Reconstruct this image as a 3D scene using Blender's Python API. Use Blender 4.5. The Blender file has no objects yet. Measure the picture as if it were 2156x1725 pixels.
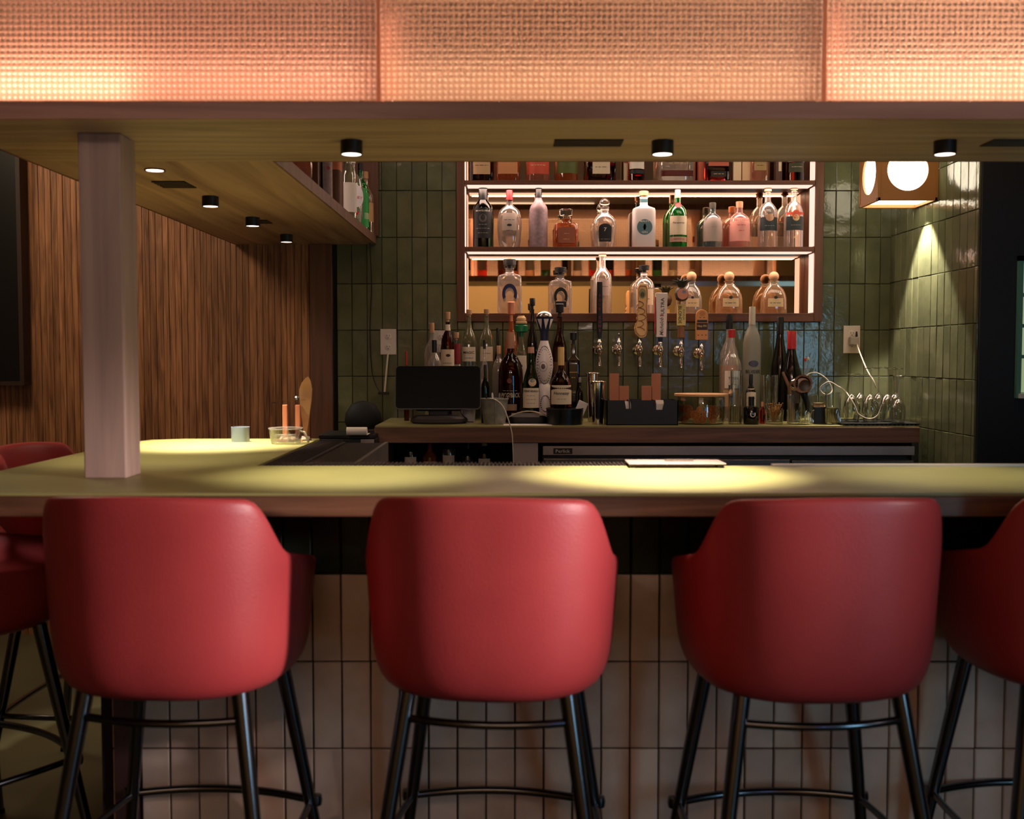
import bpy, math, random
from math import sin, cos, pi, radians as R
random.seed(7)
C = bpy.context.scene.collection
SC = bpy.context.scene

# ------------------------------------------------------------------ camera
F, CX, CY, ZC = 2250.0, 1078.0, 862.5, 1.37
PITCH = math.atan(112.5 / F)
cam = bpy.data.objects.new('camera', bpy.data.cameras.new('camera')); C.objects.link(cam)
cam.location = (0, 0, ZC); cam.rotation_euler = (pi/2 - PITCH, 0, 0)
cam.data.sensor_width = 36; cam.data.lens = F / 2156 * 36
cam.data.clip_start = .05
cam.data.dof.use_dof = True; cam.data.dof.focus_distance = 4.9; cam.data.dof.aperture_fstop = 3.6
SC.camera = cam

def P(px, py, Y=None, Z=None, X=None):
    """world point seen at a pixel of the 2156x1725 frame, on the plane Y=, Z= or X="""
    a, b = (px - CX) / F, -(py - CY) / F
    d = (a, cos(PITCH) + b * sin(PITCH), -sin(PITCH) + b * cos(PITCH))
    t = Y / d[1] if Y is not None else (Z - ZC) / d[2] if Z is not None else X / d[0]
    return (d[0] * t, d[1] * t, ZC + d[2] * t)

def srgb(r, g, b):
    f = lambda c: (c/255/12.92) if c/255 <= .04045 else ((c/255 + .055)/1.055)**2.4
    return (f(r), f(g), f(b), 1)

# ------------------------------------------------------------------ world, lights, exposure
w = bpy.data.worlds.new('world'); SC.world = w; w.use_nodes = True
w.node_tree.nodes['Background'].inputs[0].default_value = (.9, .75, .6, 1)
w.node_tree.nodes['Background'].inputs[1].default_value = .02
SC.view_settings.view_transform = 'Standard'; SC.view_settings.look = 'None'
SC.view_settings.exposure = 0.0; SC.view_settings.gamma = 1; SC.view_settings.use_curve_mapping = False
cy = SC.cycles
cy.max_bounces = 10; cy.transparent_max_bounces = 24; cy.transmission_bounces = 8; cy.diffuse_bounces = 4; cy.glossy_bounces = 5
cy.caustics_reflective = False; cy.caustics_refractive = False
cy.sample_clamp_indirect = 4; cy.use_denoising = True; cy.blur_glossy = .5

def look(o, target):
    from mathutils import Vector
    o.rotation_euler = (Vector(target) - Vector(o.location)).to_track_quat('-Z', 'Y').to_euler()
def light(name, kind, loc, target, energy, col, size=.1, size_y=None, spot=60, blend=1.0, parent=None):
    l = bpy.data.lights.new(name, kind); l.energy = energy; l.color = col
    if kind == 'AREA':
        l.shape = 'RECTANGLE' if size_y else 'DISK'; l.size = size
        if size_y: l.size_y = size_y
    else: l.shadow_soft_size = size
    if kind == 'SPOT': l.spot_size = R(spot); l.spot_blend = blend
    o = bpy.data.objects.new(name, l); C.objects.link(o); o.location = loc; look(o, target)
    if parent: o.parent = parent
    return o
# dining-room side: narrow low spots at the right, placed to shade the stools, a cool window far right, soft warm room light
light('room_spot', 'SPOT', (2.9, .72, 1.55), (-.60, 2.15, .88), 620, (1, .84, .84), .12, spot=19, blend=.9)
light('room_spot_middle', 'SPOT', (3.0, .7, 1.9), (.12, 2.1, .9), 135, (1, .80, .78), .10, spot=22, blend=.9)
light('window_light', 'AREA', (2.9, -.6, 1.1), (-.6, 2.2, .5), 17, (.34, .72, 1), .6, 1.3)
light('canopy_fill', 'SPOT', (-.8, -1.3, 2.45), (-.8, 2.4, 2.0), 46, (1, .80, .74), .12, spot=24, blend=.8)  # added front fills for the fascia and post, no lamps of the room
light('canopy_fill', 'SPOT', (.9, -1.3, 2.45), (.9, 2.4, 1.98), 60, (1, .78, .70), .12, spot=24, blend=.8)
light('screen_glow', 'AREA', (2.08, -1.5, 1.55), (.95, 5.2, 1.44), 2.2, (.12, .35, 1), .18, .45)
light('room_ceiling', 'AREA', (-.2, -1.2, 2.9), (-.1, 1.9, .3), 11, (1, .76, .62), 2.2, 1.0)
light('front_wall_fill', 'AREA', (0, -.9, 2.7), (0, -2.2, 1.6), 34, (1, .72, .42), 3.0, .3)  # added fill that brightens wall_front for the niche mirror
light('ceiling_fill', 'AREA', (.3, 2.75, 2.50), (.3, 2.75, 3.0), 26, (1, .74, .42), 2.6, .3)  # added uplight that brightens the ceiling for the niche mirror
light('left_room_ceiling', 'AREA', (-2.4, 3.9, 2.9), (-2.0, 4.6, .8), 22, (1, .78, .52), .9, .6)
light('back_bar_fill', 'AREA', (1.2, 4.1, 2.9), (1.3, 4.9, 1.0), 9, (1, .8, .6), 1.6, .5)

# ------------------------------------------------------------------ materials
MAT = {}
def mat(name, col=None, rough=.5, metal=0, trans=0, ior=1.45, emit=None, estr=0, spec=.5, coat=0, alpha=1):
    if name in MAT: return MAT[name]
    m = bpy.data.materials.new(name); m.use_nodes = True; MAT[name] = m
    b = m.node_tree.nodes['Principled BSDF']
    if col: b.inputs['Base Color'].default_value = col if len(col) == 4 else (*col, 1)
    b.inputs['Roughness'].default_value = rough; b.inputs['Metallic'].default_value = metal
    b.inputs['Transmission Weight'].default_value = trans; b.inputs['IOR'].default_value = ior
    b.inputs['Specular IOR Level'].default_value = spec; b.inputs['Coat Weight'].default_value = coat
    if emit: b.inputs['Emission Color'].default_value = emit; b.inputs['Emission Strength'].default_value = estr
    return m
def nd(m, t, **kw):
    n = m.node_tree.nodes.new(t)
    for k, v in kw.items(): setattr(n, k, v)
    return n
def lk(m, a, b): m.node_tree.links.new(a, b)
def ramp(m, stops):
    r = nd(m, 'ShaderNodeValToRGB'); e = r.color_ramp.elements
    e[0].position, e[0].color = stops[0]; e[1].position, e[1].color = stops[-1]
    for p, c in stops[1:-1]:
        x = e.new(p); x.color = c
    return r
def wood(name, c1, c2, axis='x', scale=1.0, rough=.5, rnd=0.0, bump=.15):
    m = mat(name, c1, rough); b = m.node_tree.nodes['Principled BSDF']
    tc = nd(m, 'ShaderNodeTexCoord'); mp = nd(m, 'ShaderNodeMapping')
    s = {'x': (1.2, 22, 22), 'y': (22, 1.2, 22), 'z': (22, 22, 1.2)}[axis]
    mp.inputs['Scale'].default_value = tuple(v * scale for v in s)
    lk(m, tc.outputs['Object'], mp.inputs['Vector'])
    n = nd(m, 'ShaderNodeTexNoise'); n.inputs['Scale'].default_value = 1.6; n.inputs['Detail'].default_value = 7
    n.inputs['Distortion'].default_value = .9
    oi = nd(m, 'ShaderNodeObjectInfo')
    ad = nd(m, 'ShaderNodeVectorMath', operation='ADD')
    sc = nd(m, 'ShaderNodeVectorMath', operation='SCALE'); sc.inputs['Scale'].default_value = 37 if rnd else 0
    cb = nd(m, 'ShaderNodeCombineXYZ')
    for i in range(3): lk(m, oi.outputs['Random'], cb.inputs[i])
    lk(m, cb.outputs[0], sc.inputs[0]); lk(m, mp.outputs[0], ad.inputs[0]); lk(m, sc.outputs[0], ad.inputs[1])
    lk(m, ad.outputs[0], n.inputs['Vector'])
    r = ramp(m, [(.3, c2), (.7, c1)]); lk(m, n.outputs['Fac'], r.inputs['Fac'])
    hs = nd(m, 'ShaderNodeHueSaturation')
    mr = nd(m, 'ShaderNodeMapRange'); mr.inputs['To Min'].default_value = 1 - rnd; mr.inputs['To Max'].default_value = 1 + rnd
    lk(m, oi.outputs['Random'], mr.inputs['Value']); lk(m, mr.outputs[0], hs.inputs['Value'])
    lk(m, r.outputs[0], hs.inputs['Color']); lk(m, hs.outputs[0], b.inputs['Base Color'])
    bp = nd(m, 'ShaderNodeBump'); bp.inputs['Strength'].default_value = bump; bp.inputs['Distance'].default_value = .002
    lk(m, n.outputs['Fac'], bp.inputs['Height']); lk(m, bp.outputs[0], b.inputs['Normal'])
    return m
def mottled(name, c1, c2, rough=.3, rnd=.1, scale=6, bump=.1, bscale=30, coat=0):
    m = mat(name, c1, rough, coat=coat); b = m.node_tree.nodes['Principled BSDF']
    tc = nd(m, 'ShaderNodeTexCoord'); oi = nd(m, 'ShaderNodeObjectInfo')
    ad = nd(m, 'ShaderNodeVectorMath', operation='ADD'); cb = nd(m, 'ShaderNodeCombineXYZ')
    mu = nd(m, 'ShaderNodeMath', operation='MULTIPLY'); mu.inputs[1].default_value = 50
    lk(m, oi.outputs['Random'], mu.inputs[0])
    for i in range(3): lk(m, mu.outputs[0], cb.inputs[i])
    lk(m, tc.outputs['Object'], ad.inputs[0]); lk(m, cb.outputs[0], ad.inputs[1])
    n = nd(m, 'ShaderNodeTexNoise'); n.inputs['Scale'].default_value = scale; n.inputs['Detail'].default_value = 5
    lk(m, ad.outputs[0], n.inputs['Vector'])
    r = ramp(m, [(.32, c2), (.68, c1)]); lk(m, n.outputs['Fac'], r.inputs['Fac'])
    hs = nd(m, 'ShaderNodeHueSaturation'); mr = nd(m, 'ShaderNodeMapRange')
    mr.inputs['To Min'].default_value = 1 - rnd; mr.inputs['To Max'].default_value = 1 + rnd
    lk(m, oi.outputs['Random'], mr.inputs['Value']); lk(m, mr.outputs[0], hs.inputs['Value'])
    lk(m, r.outputs[0], hs.inputs['Color']); lk(m, hs.outputs[0], b.inputs['Base Color'])
    n2 = nd(m, 'ShaderNodeTexNoise'); n2.inputs['Scale'].default_value = bscale; n2.inputs['Detail'].default_value = 3
    lk(m, ad.outputs[0], n2.inputs['Vector'])
    bp = nd(m, 'ShaderNodeBump'); bp.inputs['Strength'].default_value = bump; bp.inputs['Distance'].default_value = .004
    lk(m, n2.outputs['Fac'], bp.inputs['Height']); lk(m, bp.outputs[0], b.inputs['Normal'])
    return m
def thin(name, col, edge=.35, base=.04, rough=.02):
    m = bpy.data.materials.new(name); m.use_nodes = True; MAT[name] = m; nt = m.node_tree; nt.nodes.clear()
    out = nd(m, 'ShaderNodeOutputMaterial'); t = nd(m, 'ShaderNodeBsdfTransparent'); g = nd(m, 'ShaderNodeBsdfGlossy')
    t.inputs[0].default_value = col; g.inputs['Roughness'].default_value = rough
    lw = nd(m, 'ShaderNodeLayerWeight'); lw.inputs['Blend'].default_value = edge
    mr = nd(m, 'ShaderNodeMapRange'); mr.inputs['To Min'].default_value = base; mr.inputs['To Max'].default_value = 1.0
    mx = nd(m, 'ShaderNodeMixShader')
    lk(m, lw.outputs['Facing'], mr.inputs['Value']); lk(m, mr.outputs[0], mx.inputs[0])
    lk(m, t.outputs[0], mx.inputs[1]); lk(m, g.outputs[0], mx.inputs[2]); lk(m, mx.outputs[0], out.inputs[0])
    return m

def S(r, g, b): return srgb(r, g, b)
walnut = wood('walnut', S(134, 92, 68), S(86, 56, 40), 'x', 1, .45)
walnut_z = wood('walnut_upright', S(128, 92, 72), S(98, 66, 50), 'z', .6, .5)
ply = wood('plywood', S(206, 178, 156), S(150, 124, 104), 'x', .5, .5, bump=.05)
ply_y = wood('plywood_wing', S(206, 172, 148), S(132, 100, 80), 'y', .35, .5, bump=.05)
post_m = wood('ash_post', S(200, 168, 152), S(158, 130, 120), 'z', .35, .55, bump=.05)
plank_m = wood('oak_plank', S(176, 120, 80), S(98, 60, 36), 'z', 1.8, .5, rnd=.20)
plank_trim = wood('plank_trim', S(112, 72, 52), S(80, 48, 34), 'z', .8, .5)
shelf_m = wood('shelf_wood', S(120, 74, 52), S(84, 50, 34), 'x', 1, .5)
shelf_mz = wood('shelf_wood_upright', S(120, 74, 52), S(84, 50, 34), 'z', 1, .5)
counter_m = mottled('olive_counter', S(160, 154, 96), S(142, 136, 82), .42, 0, 3, .03, 200)
tile_g = mottled('green_tile', S(98, 100, 74), S(80, 84, 62), .14, .16, 8, .35, 26)
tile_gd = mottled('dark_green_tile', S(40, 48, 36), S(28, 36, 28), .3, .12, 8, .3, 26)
tile_b = mottled('beige_tile', S(240, 212, 192), S(214, 182, 158), .4, .12, 7, .25, 20)
grout_d = mat('dark_grout', S(26, 24, 18), .9)
grout_b = mat('brown_grout', S(30, 18, 14), .9)
red = mottled('red_leather', S(172, 62, 62), S(160, 54, 56), .42, .0, 4, .12, 220)
blackm = mat('black_metal', S(112, 112, 116), .18, 1)
blackp = mat('black_plastic', S(12, 12, 12), .45)
screen_m = mat('dark_screen', S(4, 4, 5), .35, spec=.08)
rubber = mottled('brown_rubber', S(52, 36, 30), S(34, 22, 18), .6, 0, 60, .2, 200)
steel = mat('steel', S(185, 180, 176), .22, 1)
steel_b = mottled('brushed_steel', S(176, 164, 158), S(150, 142, 140), .32, 0, 4, .05, 90); steel_b.node_tree.nodes['Principled BSDF'].inputs['Metallic'].default_value = .6
chrome = mat('chrome', S(215, 205, 198), .12, 1)
copper = mat('copper', S(236, 150, 116), .35, .4)
galv = mottled('galvanised_metal', S(140, 140, 130), S(105, 106, 98), .5, 0, 30, .1, 90)
mirror = mat('mirror_glass', S(236, 214, 186), .02, 1)
white_p = mat('white_plastic', S(222, 205, 192), .4)
black_w = mat('black_wall', S(17, 18, 22), .6)
ceil_m = mat('ceiling_paint', S(120, 90, 60), .8)
wall_p = mat('room_paint', S(96, 80, 66), .8)
floor_m = mottled('concrete_floor', S(96, 92, 66), S(70, 66, 50), .45, 0, 2.2, .05, 30)
clear = mat('clear_glass', (1, 1, 1), .0, 0, 1, 1.42)
thin_g = thin('thin_glass', (.96, .97, .95, 1), .45, .03)
thin_jar = thin('jar_glass', (.95, .95, .9, 1), .4, .05)
cord_w = mat('white_cord', S(215, 200, 180), .5)
cork = mat('cork', S(196, 150, 112), .8)
def glassc(name, c, rough=.0, ior=1.42): return mat(name, c, rough, 0, 1, ior)
def body(name, c, wgt=.17, edge=.36):
    m = thin(name, (*[x**.5 for x in c[:3]], 1), edge, .06); nt = m.node_tree; out = [n for n in nt.nodes if n.type == 'OUTPUT_MATERIAL'][0]
    src = out.inputs[0].links[0].from_socket; t = nd(m, 'ShaderNodeBsdfTranslucent'); d = nd(m, 'ShaderNodeBsdfDiffuse'); a = nd(m, 'ShaderNodeMixShader'); b = nd(m, 'ShaderNodeMixShader')
    for n in (t, d): n.inputs[0].default_value = c
    lk(m, t.outputs[0], a.inputs[1]); lk(m, d.outputs[0], a.inputs[2]); b.inputs[0].default_value = wgt
    lk(m, src, b.inputs[1]); lk(m, a.outputs[0], b.inputs[2]); lk(m, b.outputs[0], out.inputs[0]); return m
G = dict(cglass=clear, clear=body('clear_bottle', S(250, 240, 232)), amber=body('amber_glass', S(226, 130, 72), .3), brown=glassc('brown_glass', S(120, 40, 22)), rose=body('rose_glass', S(250, 180, 148), .25),
    green=body('green_glass', S(16, 150, 52), .34, .25), dkgreen=glassc('dark_green_glass', S(30, 66, 30)), olive=body('olive_glass', S(196, 196, 160), .12), blue=body('pale_blue_glass', S(150, 180, 190), .2),
    pink=body('pink_glass', S(255, 190, 180), .3), frost=mat('frosted_glass', S(205, 200, 180), .35, 0, .55, 1.3), black=mat('black_glass', S(12, 10, 10), .12, coat=.5),
    lilac=mottled('lilac_frosted', S(150, 126, 130), S(122, 100, 108), .45, 0, 60, .1, 200), white=mat('white_glazed', S(240, 228, 226), .25),
    red=glassc('red_glass', S(190, 50, 36)), gold=body('gold_glass', S(255, 214, 168), .26), cream=mat('cream_card', S(240, 214, 178), .7), redcard=mat('red_card', S(160, 70, 56), .6))
paint = {}
def pc(r, g, b, rough=.55, metal=0):
    k = (r, g, b, rough, metal)
    if k not in paint: paint[k] = mat('paint_%d_%d_%d_%d' % (r, g, b, int(rough*100) + int(metal*1000)), S(r, g, b), rough, metal)
    return paint[k]
def emis(name, col, s):
    m = mat(name, (0, 0, 0, 1), 1, emit=col, estr=s); return m
led_m = emis('led_diffuser', (1, .62, .50, 1), 1.35)
lamp_m = emis('lamp_disc', (1, .74, .6, 1), 5)
lantern_m = emis('lantern_diffuser', (1, .86, .62, 1), 7)

# ------------------------------------------------------------------ mesh builder
class MB:
    def __init__(s): s.v = []; s.f = []
    def add(s, vs, fs):
        n = len(s.v); s.v += [tuple(v) for v in vs]; s.f += [tuple(i + n for i in f) for f in fs]; return s
    def box(s, x0, x1, y0, y1, z0, z1):
        return s.add([(x0,y0,z0),(x1,y0,z0),(x1,y1,z0),(x0,y1,z0),(x0,y0,z1),(x1,y0,z1),(x1,y1,z1),(x0,y1,z1)],
                     [(0,3,2,1),(4,5,6,7),(0,1,5,4),(1,2,6,5),(2,3,7,6),(3,0,4,7)])
    def lathe(s, prof, seg=28, sq=2.0, dr=1.0, o=(0,0,0), tw=0):
        """prof: list of (r, z); sq: superellipse exponent of the section; dr: depth ratio"""
        vs = []; fs = []; n = len(prof)
        for (r, z) in prof:
            for i in range(seg):
                a = 2*pi*(i + .5)/seg; c, t = cos(a), sin(a)
                k = 1 / (abs(c)**sq + abs(t)**sq)**(1/sq)
                vs.append((o[0] + r*k*c, o[1] + r*k*t*dr, o[2] + z))
        for j in range(n-1):
            for i in range(seg):
                a, b = j*seg + i, j*seg + (i+1) % seg
                fs.append((a, b, b+seg, a+seg))
        if prof[0][0] > 0: fs.append(tuple(range(seg-1, -1, -1)))
        if prof[-1][0] > 0: fs.append(tuple((n-1)*seg + i for i in range(seg)))
        return s.add(vs, fs)
    def tube(s, pts, r, seg=8, caps=True):
        from mathutils import Vector
        pts = [Vector(p) for p in pts]; rs = r if isinstance(r, (list, tuple)) else [r]*len(pts)
        vs = []; fs = []; up = None
        for i, p in enumerate(pts):
            t = (pts[min(i+1, len(pts)-1)] - pts[max(i-1, 0)]).normalized()
            if up is None: up = Vector((0,0,1)) if abs(t.z) < .9 else Vector((1,0,0))
            a = t.cross(up).normalized(); b = a.cross(t).normalized(); up = b
            for k in range(seg):
                th = 2*pi*k/seg; vs.append(p + (a*cos(th) + b*sin(th))*rs[i])
        for i in range(len(pts)-1):
            for k in range(seg):
                q = i*seg + k; q2 = i*seg + (k+1) % seg; fs.append((q, q2, q2+seg, q+seg))
        if caps: fs.append(tuple(range(seg-1, -1, -1))); fs.append(tuple((len(pts)-1)*seg + k for k in range(seg)))
        return s.add(vs, fs)
    def cyl(s, a, b, r, seg=20): return s.tube([a, b], r, seg)
def bez(p0, p1, p2, p3, n=14):
    out = []
    for i in range(n+1):
        t = i/n; u = 1-t
        out.append(tuple(u**3*p0[k] + 3*u*u*t*p1[k] + 3*u*t*t*p2[k] + t**3*p3[k] for k in range(3)))
    return out
def spline(pts, n=8):
    out = []
    for i in range(len(pts)-1):
        a = pts[max(i-1,0)]; b = pts[i]; c = pts[i+1]; d = pts[min(i+2, len(pts)-1)]
        for j in range(n):
            t = j/n
            out.append(tuple(.5*((2*b[k]) + (-a[k]+c[k])*t + (2*a[k]-5*b[k]+4*c[k]-d[k])*t*t + (-a[k]+3*b[k]-3*c[k]+d[k])*t**3) for k in range(3)))
    out.append(tuple(pts[-1])); return out
def obj(name, mb, m, parent=None, smooth=False, loc=None, bevel=0, angle=40, sub=0):
    me = bpy.data.meshes.new(name)
    if isinstance(mb, MB): me.from_pydata(mb.v, [], mb.f)
    else: me = mb
    if smooth and isinstance(mb, MB):
        me.polygons.foreach_set('use_smooth', [True]*len(me.polygons))
        try: me.set_sharp_from_angle(angle=R(angle))
        except Exception: pass
    me.materials.append(m) if not me.materials else None
    o = bpy.data.objects.new(name, me); C.objects.link(o)
    if parent: o.parent = parent
    if loc: o.location = loc
    if bevel:
        b = o.modifiers.new('bevel', 'BEVEL'); b.width = bevel; b.segments = 2; b.limit_method = 'ANGLE'; b.angle_limit = R(40)
    if sub:
        b = o.modifiers.new('sub', 'SUBSURF'); b.levels = sub; b.render_levels = sub
    return o
def tag(o, label=None, cat=None, group=None, kind=None):
    if label: o['label'] = label
    if cat: o['category'] = cat
    if group: o['group'] = group
    if kind: o['kind'] = kind
    return o
def thing(name, loc, label, cat, group=None, rz=0, kind=None):
    o = bpy.data.objects.new(name, None); C.objects.link(o); o.location = loc; o.rotation_euler = (0, 0, rz); o.empty_display_size = .05
    return tag(o, label, cat, group, kind)
_tx = {}
def textmesh(s, width=None, height=None, italic=0):
    """flat text mesh as (verts2d, faces), centred; scaled to a width (or height) in metres"""
    cu = bpy.data.curves.new('t', 'FONT'); cu.body = s; cu.resolution_u = 2; cu.align_x = 'CENTER'; cu.shear = italic; cu.offset = .012
    o = bpy.data.objects.new('t', cu); me = bpy.data.meshes.new_from_object(o)
    vs = [(v.co.x, v.co.y) for v in me.vertices]; fs = [tuple(p.vertices) for p in me.polygons]
    bpy.data.objects.remove(o); bpy.data.curves.remove(cu); bpy.data.meshes.remove(me)
    if not vs: return [], []
    x0, x1 = min(v[0] for v in vs), max(v[0] for v in vs); y0, y1 = min(v[1] for v in vs), max(v[1] for v in vs)
    k = width/(x1-x0) if width else height/(y1-y0)
    ky = height/(y1-y0) if height else k
    return [((v[0]-(x0+x1)/2)*k, (v[1]-(y0+y1)/2)*ky) for v in vs], fs
def text_flat(s, m, parent, width, height, at, name='lettering', rot=0, axis='-y', italic=0):
    vs, fs = textmesh(s, width, height, italic)
    out = []
    for x, y in vs:
        x, y = x*cos(rot) - y*sin(rot), x*sin(rot) + y*cos(rot)
        out.append((at[0]+x, at[1], at[2]+y))
    return obj(name, MB().add(out, fs), m, parent)

# ------------------------------------------------------------------ setting: shell of the room
WY = 5.20                       # face of the tiled back wall
WX = 1.835                      # tiled return wall on the right
TP, TH = .0730, .2235           # tile pitch
ZT = 1.07                       # counter height
SZ0, SZ1 = 1.9085, 1.948        # hanging soffit board
fl = obj('floor', MB().box(-4.2, 4.2, -2.2, 7.0, -.1, 0), floor_m); tag(fl, kind='structure')
ce = obj('ceiling', MB().box(-4.2, 4.2, -2.2, 7.0, 3.05, 3.15), ceil_m); tag(ce, kind='structure')
for nm, b in (('wall_left', (-4.3, -4.2, -2.2, 7, 0, 3.05)), ('wall_right', (4.2, 4.3, -2.2, 7, 0, 3.05)), ('wall_front', (-4.2, 4.2, -2.3, -2.2, 0, 3.05))):
    tag(obj(nm, MB().box(*b), wall_p if nm != 'wall_front' else mat('tan_wall', S(206, 176, 134), .8)), kind='structure')

def tile_mesh(wd, ht, th=.009, g=.0022, seed=0, m=None):
    r = random.Random(seed); j = lambda: r.uniform(-.0007, .0007)
    a, b = wd/2 - g/2, ht/2 - g/2; e = .0022
    vs = []
    for (x, z) in ((-a,-b),(a,-b),(a,b),(-a,b)): vs.append((x, 0, z))
    for (x, z) in ((-a,-b),(a,-b),(a,b),(-a,b)): vs.append((x + j(), -th + .002, z + j()))
    for (x, z) in ((-a,-b),(a,-b),(a,b),(-a,b)): vs.append((x - math.copysign(e, x), -th + j(), z - math.copysign(e, z)))
    fs = []
    for k in range(4):
        n = (k+1) % 4; fs += [(k, n, n+4, k+4), (k+4, n+4, n+8, k+8)]
    fs.append((8, 9, 10, 11))
    me = bpy.data.meshes.new('tile'); me.from_pydata(vs, [], fs)
    me.materials.append(m); return me
def tile_field(parent, m, us, vsz, place, rot, holes=(), limit=300, g=.0022):
    """us: u joints, vsz: z joints; place(u,z)->world; holes: (u0,u1,z0,z1)"""
    base = [tile_mesh(us[1]-us[0], vsz[1]-vsz[0], seed=k, m=m, g=g) for k in range(6)]
    out = []
    for i in range(len(us)-1):
        for j in range(len(vsz)-1):
            u0, u1, z0, z1 = us[i], us[i+1], vsz[j], vsz[j+1]
            skip = False; clipped = False
            for (a, b, c, d) in holes:
                if u0 >= a-1e-4 and u1 <= b+1e-4 and z0 >= c-1e-4 and z1 <= d+1e-4: skip = True
                elif u1 > a and u0 < b and z1 > c and z0 < d:
                    clipped = True
                    if z0 < c and z1 > c and u0 >= a and u1 <= b: z1 = c
                    elif u0 < a < u1 and z0 >= c: u1 = a
                    elif u0 < b < u1 and z0 >= c: u0 = b
                    elif z0 < c < z1: z1 = z1; 
            if skip or u1-u0 < .006 or z1-z0 < .006: continue
            full = abs((u1-u0)-(us[1]-us[0])) < 1e-4 and abs((z1-z0)-(vsz[1]-vsz[0])) < 1e-4
            me = random.choice(base) if full else tile_mesh(u1-u0, z1-z0, seed=i*31+j, m=m, g=g)
            o = bpy.data.objects.new('tile', me); C.objects.link(o); o.parent = parent
            o.location = place((u0+u1)/2, (z0+z1)/2)
            o.rotation_euler = (random.gauss(0, .004), random.gauss(0, .0015), rot + random.gauss(0, .010))
            out.append(o)
    return out
NX0, NX1, NZ0, NZ1 = -.267, 1.499, 1.536, 2.62    # niche casing, outer size
wb = MB()
TX0 = -.874
wb.box(TX0, NX0+.01, WY+.001, WY+.3, 0, 3.05); wb.box(NX1-.01, 2.0, WY+.001, WY+.3, 0, 3.05)
wb.box(NX0+.01, NX1-.01, WY+.001, WY+.3, 0, NZ0+.01); wb.box(NX0+.01, NX1-.01, WY+.001, WY+.3, NZ1-.01, 3.05)
wall_back = obj('wall_back', wb, grout_d); tag(wall_back, kind='structure')
u0 = P(1279.7, 790, Y=WY)[0]; us = []
k = -40
while u0 + k*TP < WX + TP:
    u = u0 + k*TP
    if u > TX0 - TP: us.append(max(TX0, min(WX, u)))
    k += 1
us = sorted(set(round(u, 5) for u in us))
if us[1]-us[0] < .07: us_first = us[0]; us = us[1:] ; 
zs = [1.495 + k*TH for k in range(-3, 5)]
holes = [(NX0, NX1, NZ0, 9)]
tile_field(wall_back, tile_g, us, zs, lambda u, z: (u, WY, z), 0, holes)
def tile_rest(parent, m, us, zs, org, dirx, name='tile_rows'):
    mb = MB()
    for i in range(len(us)-1):
        for j in range(len(zs)-1):
            a, b, c, d = us[i]+.0011, us[i+1]-.0011, zs[j]+.0011, zs[j+1]-.0011
            if dirx: mb.box(a, b, org-.008, org, c, d)
            else: mb.box(org-.008, org, a, b, c, d)
    o = obj(name, mb, m, parent); o['kind'] = 'stuff'; return o
tile_rest(wall_back, tile_g, us, [1.495 + k*TH for k in range(-6, -2)], WY, True)
us2 = [u for u in us if u <= NX0+.01]; us3 = [u for u in us if u >= NX1-.01]
tile_rest(wall_back, tile_g, us2, [zs[-1], zs[-1]+TH, zs[-1]+2*TH], WY, True, 'tile_rows')
# right return wall (faces left)
WE = 4.215
wr = obj('wall_return', MB().box(WX+.001, WX+.14, WE, WY+.3, 0, 3.05), grout_d); tag(wr, kind='structure')
vs_ = [WY - .009 - k*TP for k in range(0, 15)]; vs_ = sorted([max(WE, v) for v in vs_]); vs_ = [v for i, v in enumerate(vs_) if i == 0 or v - vs_[i-1] > .01]
if vs_[1]-vs_[0] < TP-.001: vs_f = vs_
random.seed(21)
zsr = [z + .004 for z in zs]
tile_field(wr, tile_g, vs_[::-1][::-1] if True else vs_, zsr, lambda u, z: (WX, u, z), -pi/2)
tile_rest(wr, tile_g, vs_, [zsr[0]+k*TH for k in (-3,-2,-1,0)], WX, False)
tile_rest(wr, tile_g, vs_, [zsr[-1], zsr[-1]+TH, zsr[-1]+2*TH], WX, False)
# black end wall to the right, with a lit doorway window
bw = MB(); a = P(2139, 540, Y=WE); b_ = P(2139, 838, Y=WE); wx1 = 2.75
WZ0, WZ1 = b_[2], a[2]+.0
bw.box(WX+.0, a[0], WE-.012, WE+.10, 0, 3.05); bw.box(a[0], wx1, WE-.012, WE+.10, 0, WZ0); bw.box(a[0], wx1, WE-.012, WE+.10, WZ1, 3.05); bw.box(wx1, 4.2, WE-.012, WE+.10, 0, 3.05)
tag(obj('wall_right_end', bw, black_w), kind='structure')
wn = obj('window_1', MB().box(a[0]+.02, wx1-.02, WE+.05, WE+.06, WZ0+.02, WZ1-.02), emis('window_glow', (.50, .62, .32, 1), .55)); tag(wn, kind='structure')
fr = MB(); teal = pc(84, 140, 124)
fr.box(a[0], a[0]+.018, WE-.03, WE+.07, WZ0, WZ1).box(wx1-.018, wx1, WE-.03, WE+.07, WZ0, WZ1).box(a[0], wx1, WE-.03, WE+.07, WZ1-.02, WZ1)
obj('window_frame', fr, teal, wn)
obj('window_sill', MB().box(a[0]+.008, wx1, WE-.05, WE+.07, WZ0, WZ0+.018), pc(220, 225, 225), wn)
for z in (.28, .5, .72): obj('glazing_bar', MB().box(a[0]+.018, wx1-.018, WE+.03, WE+.05, WZ0+z*(WZ1-WZ0), WZ0+z*(WZ1-WZ0)+.014), teal, wn)
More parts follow.
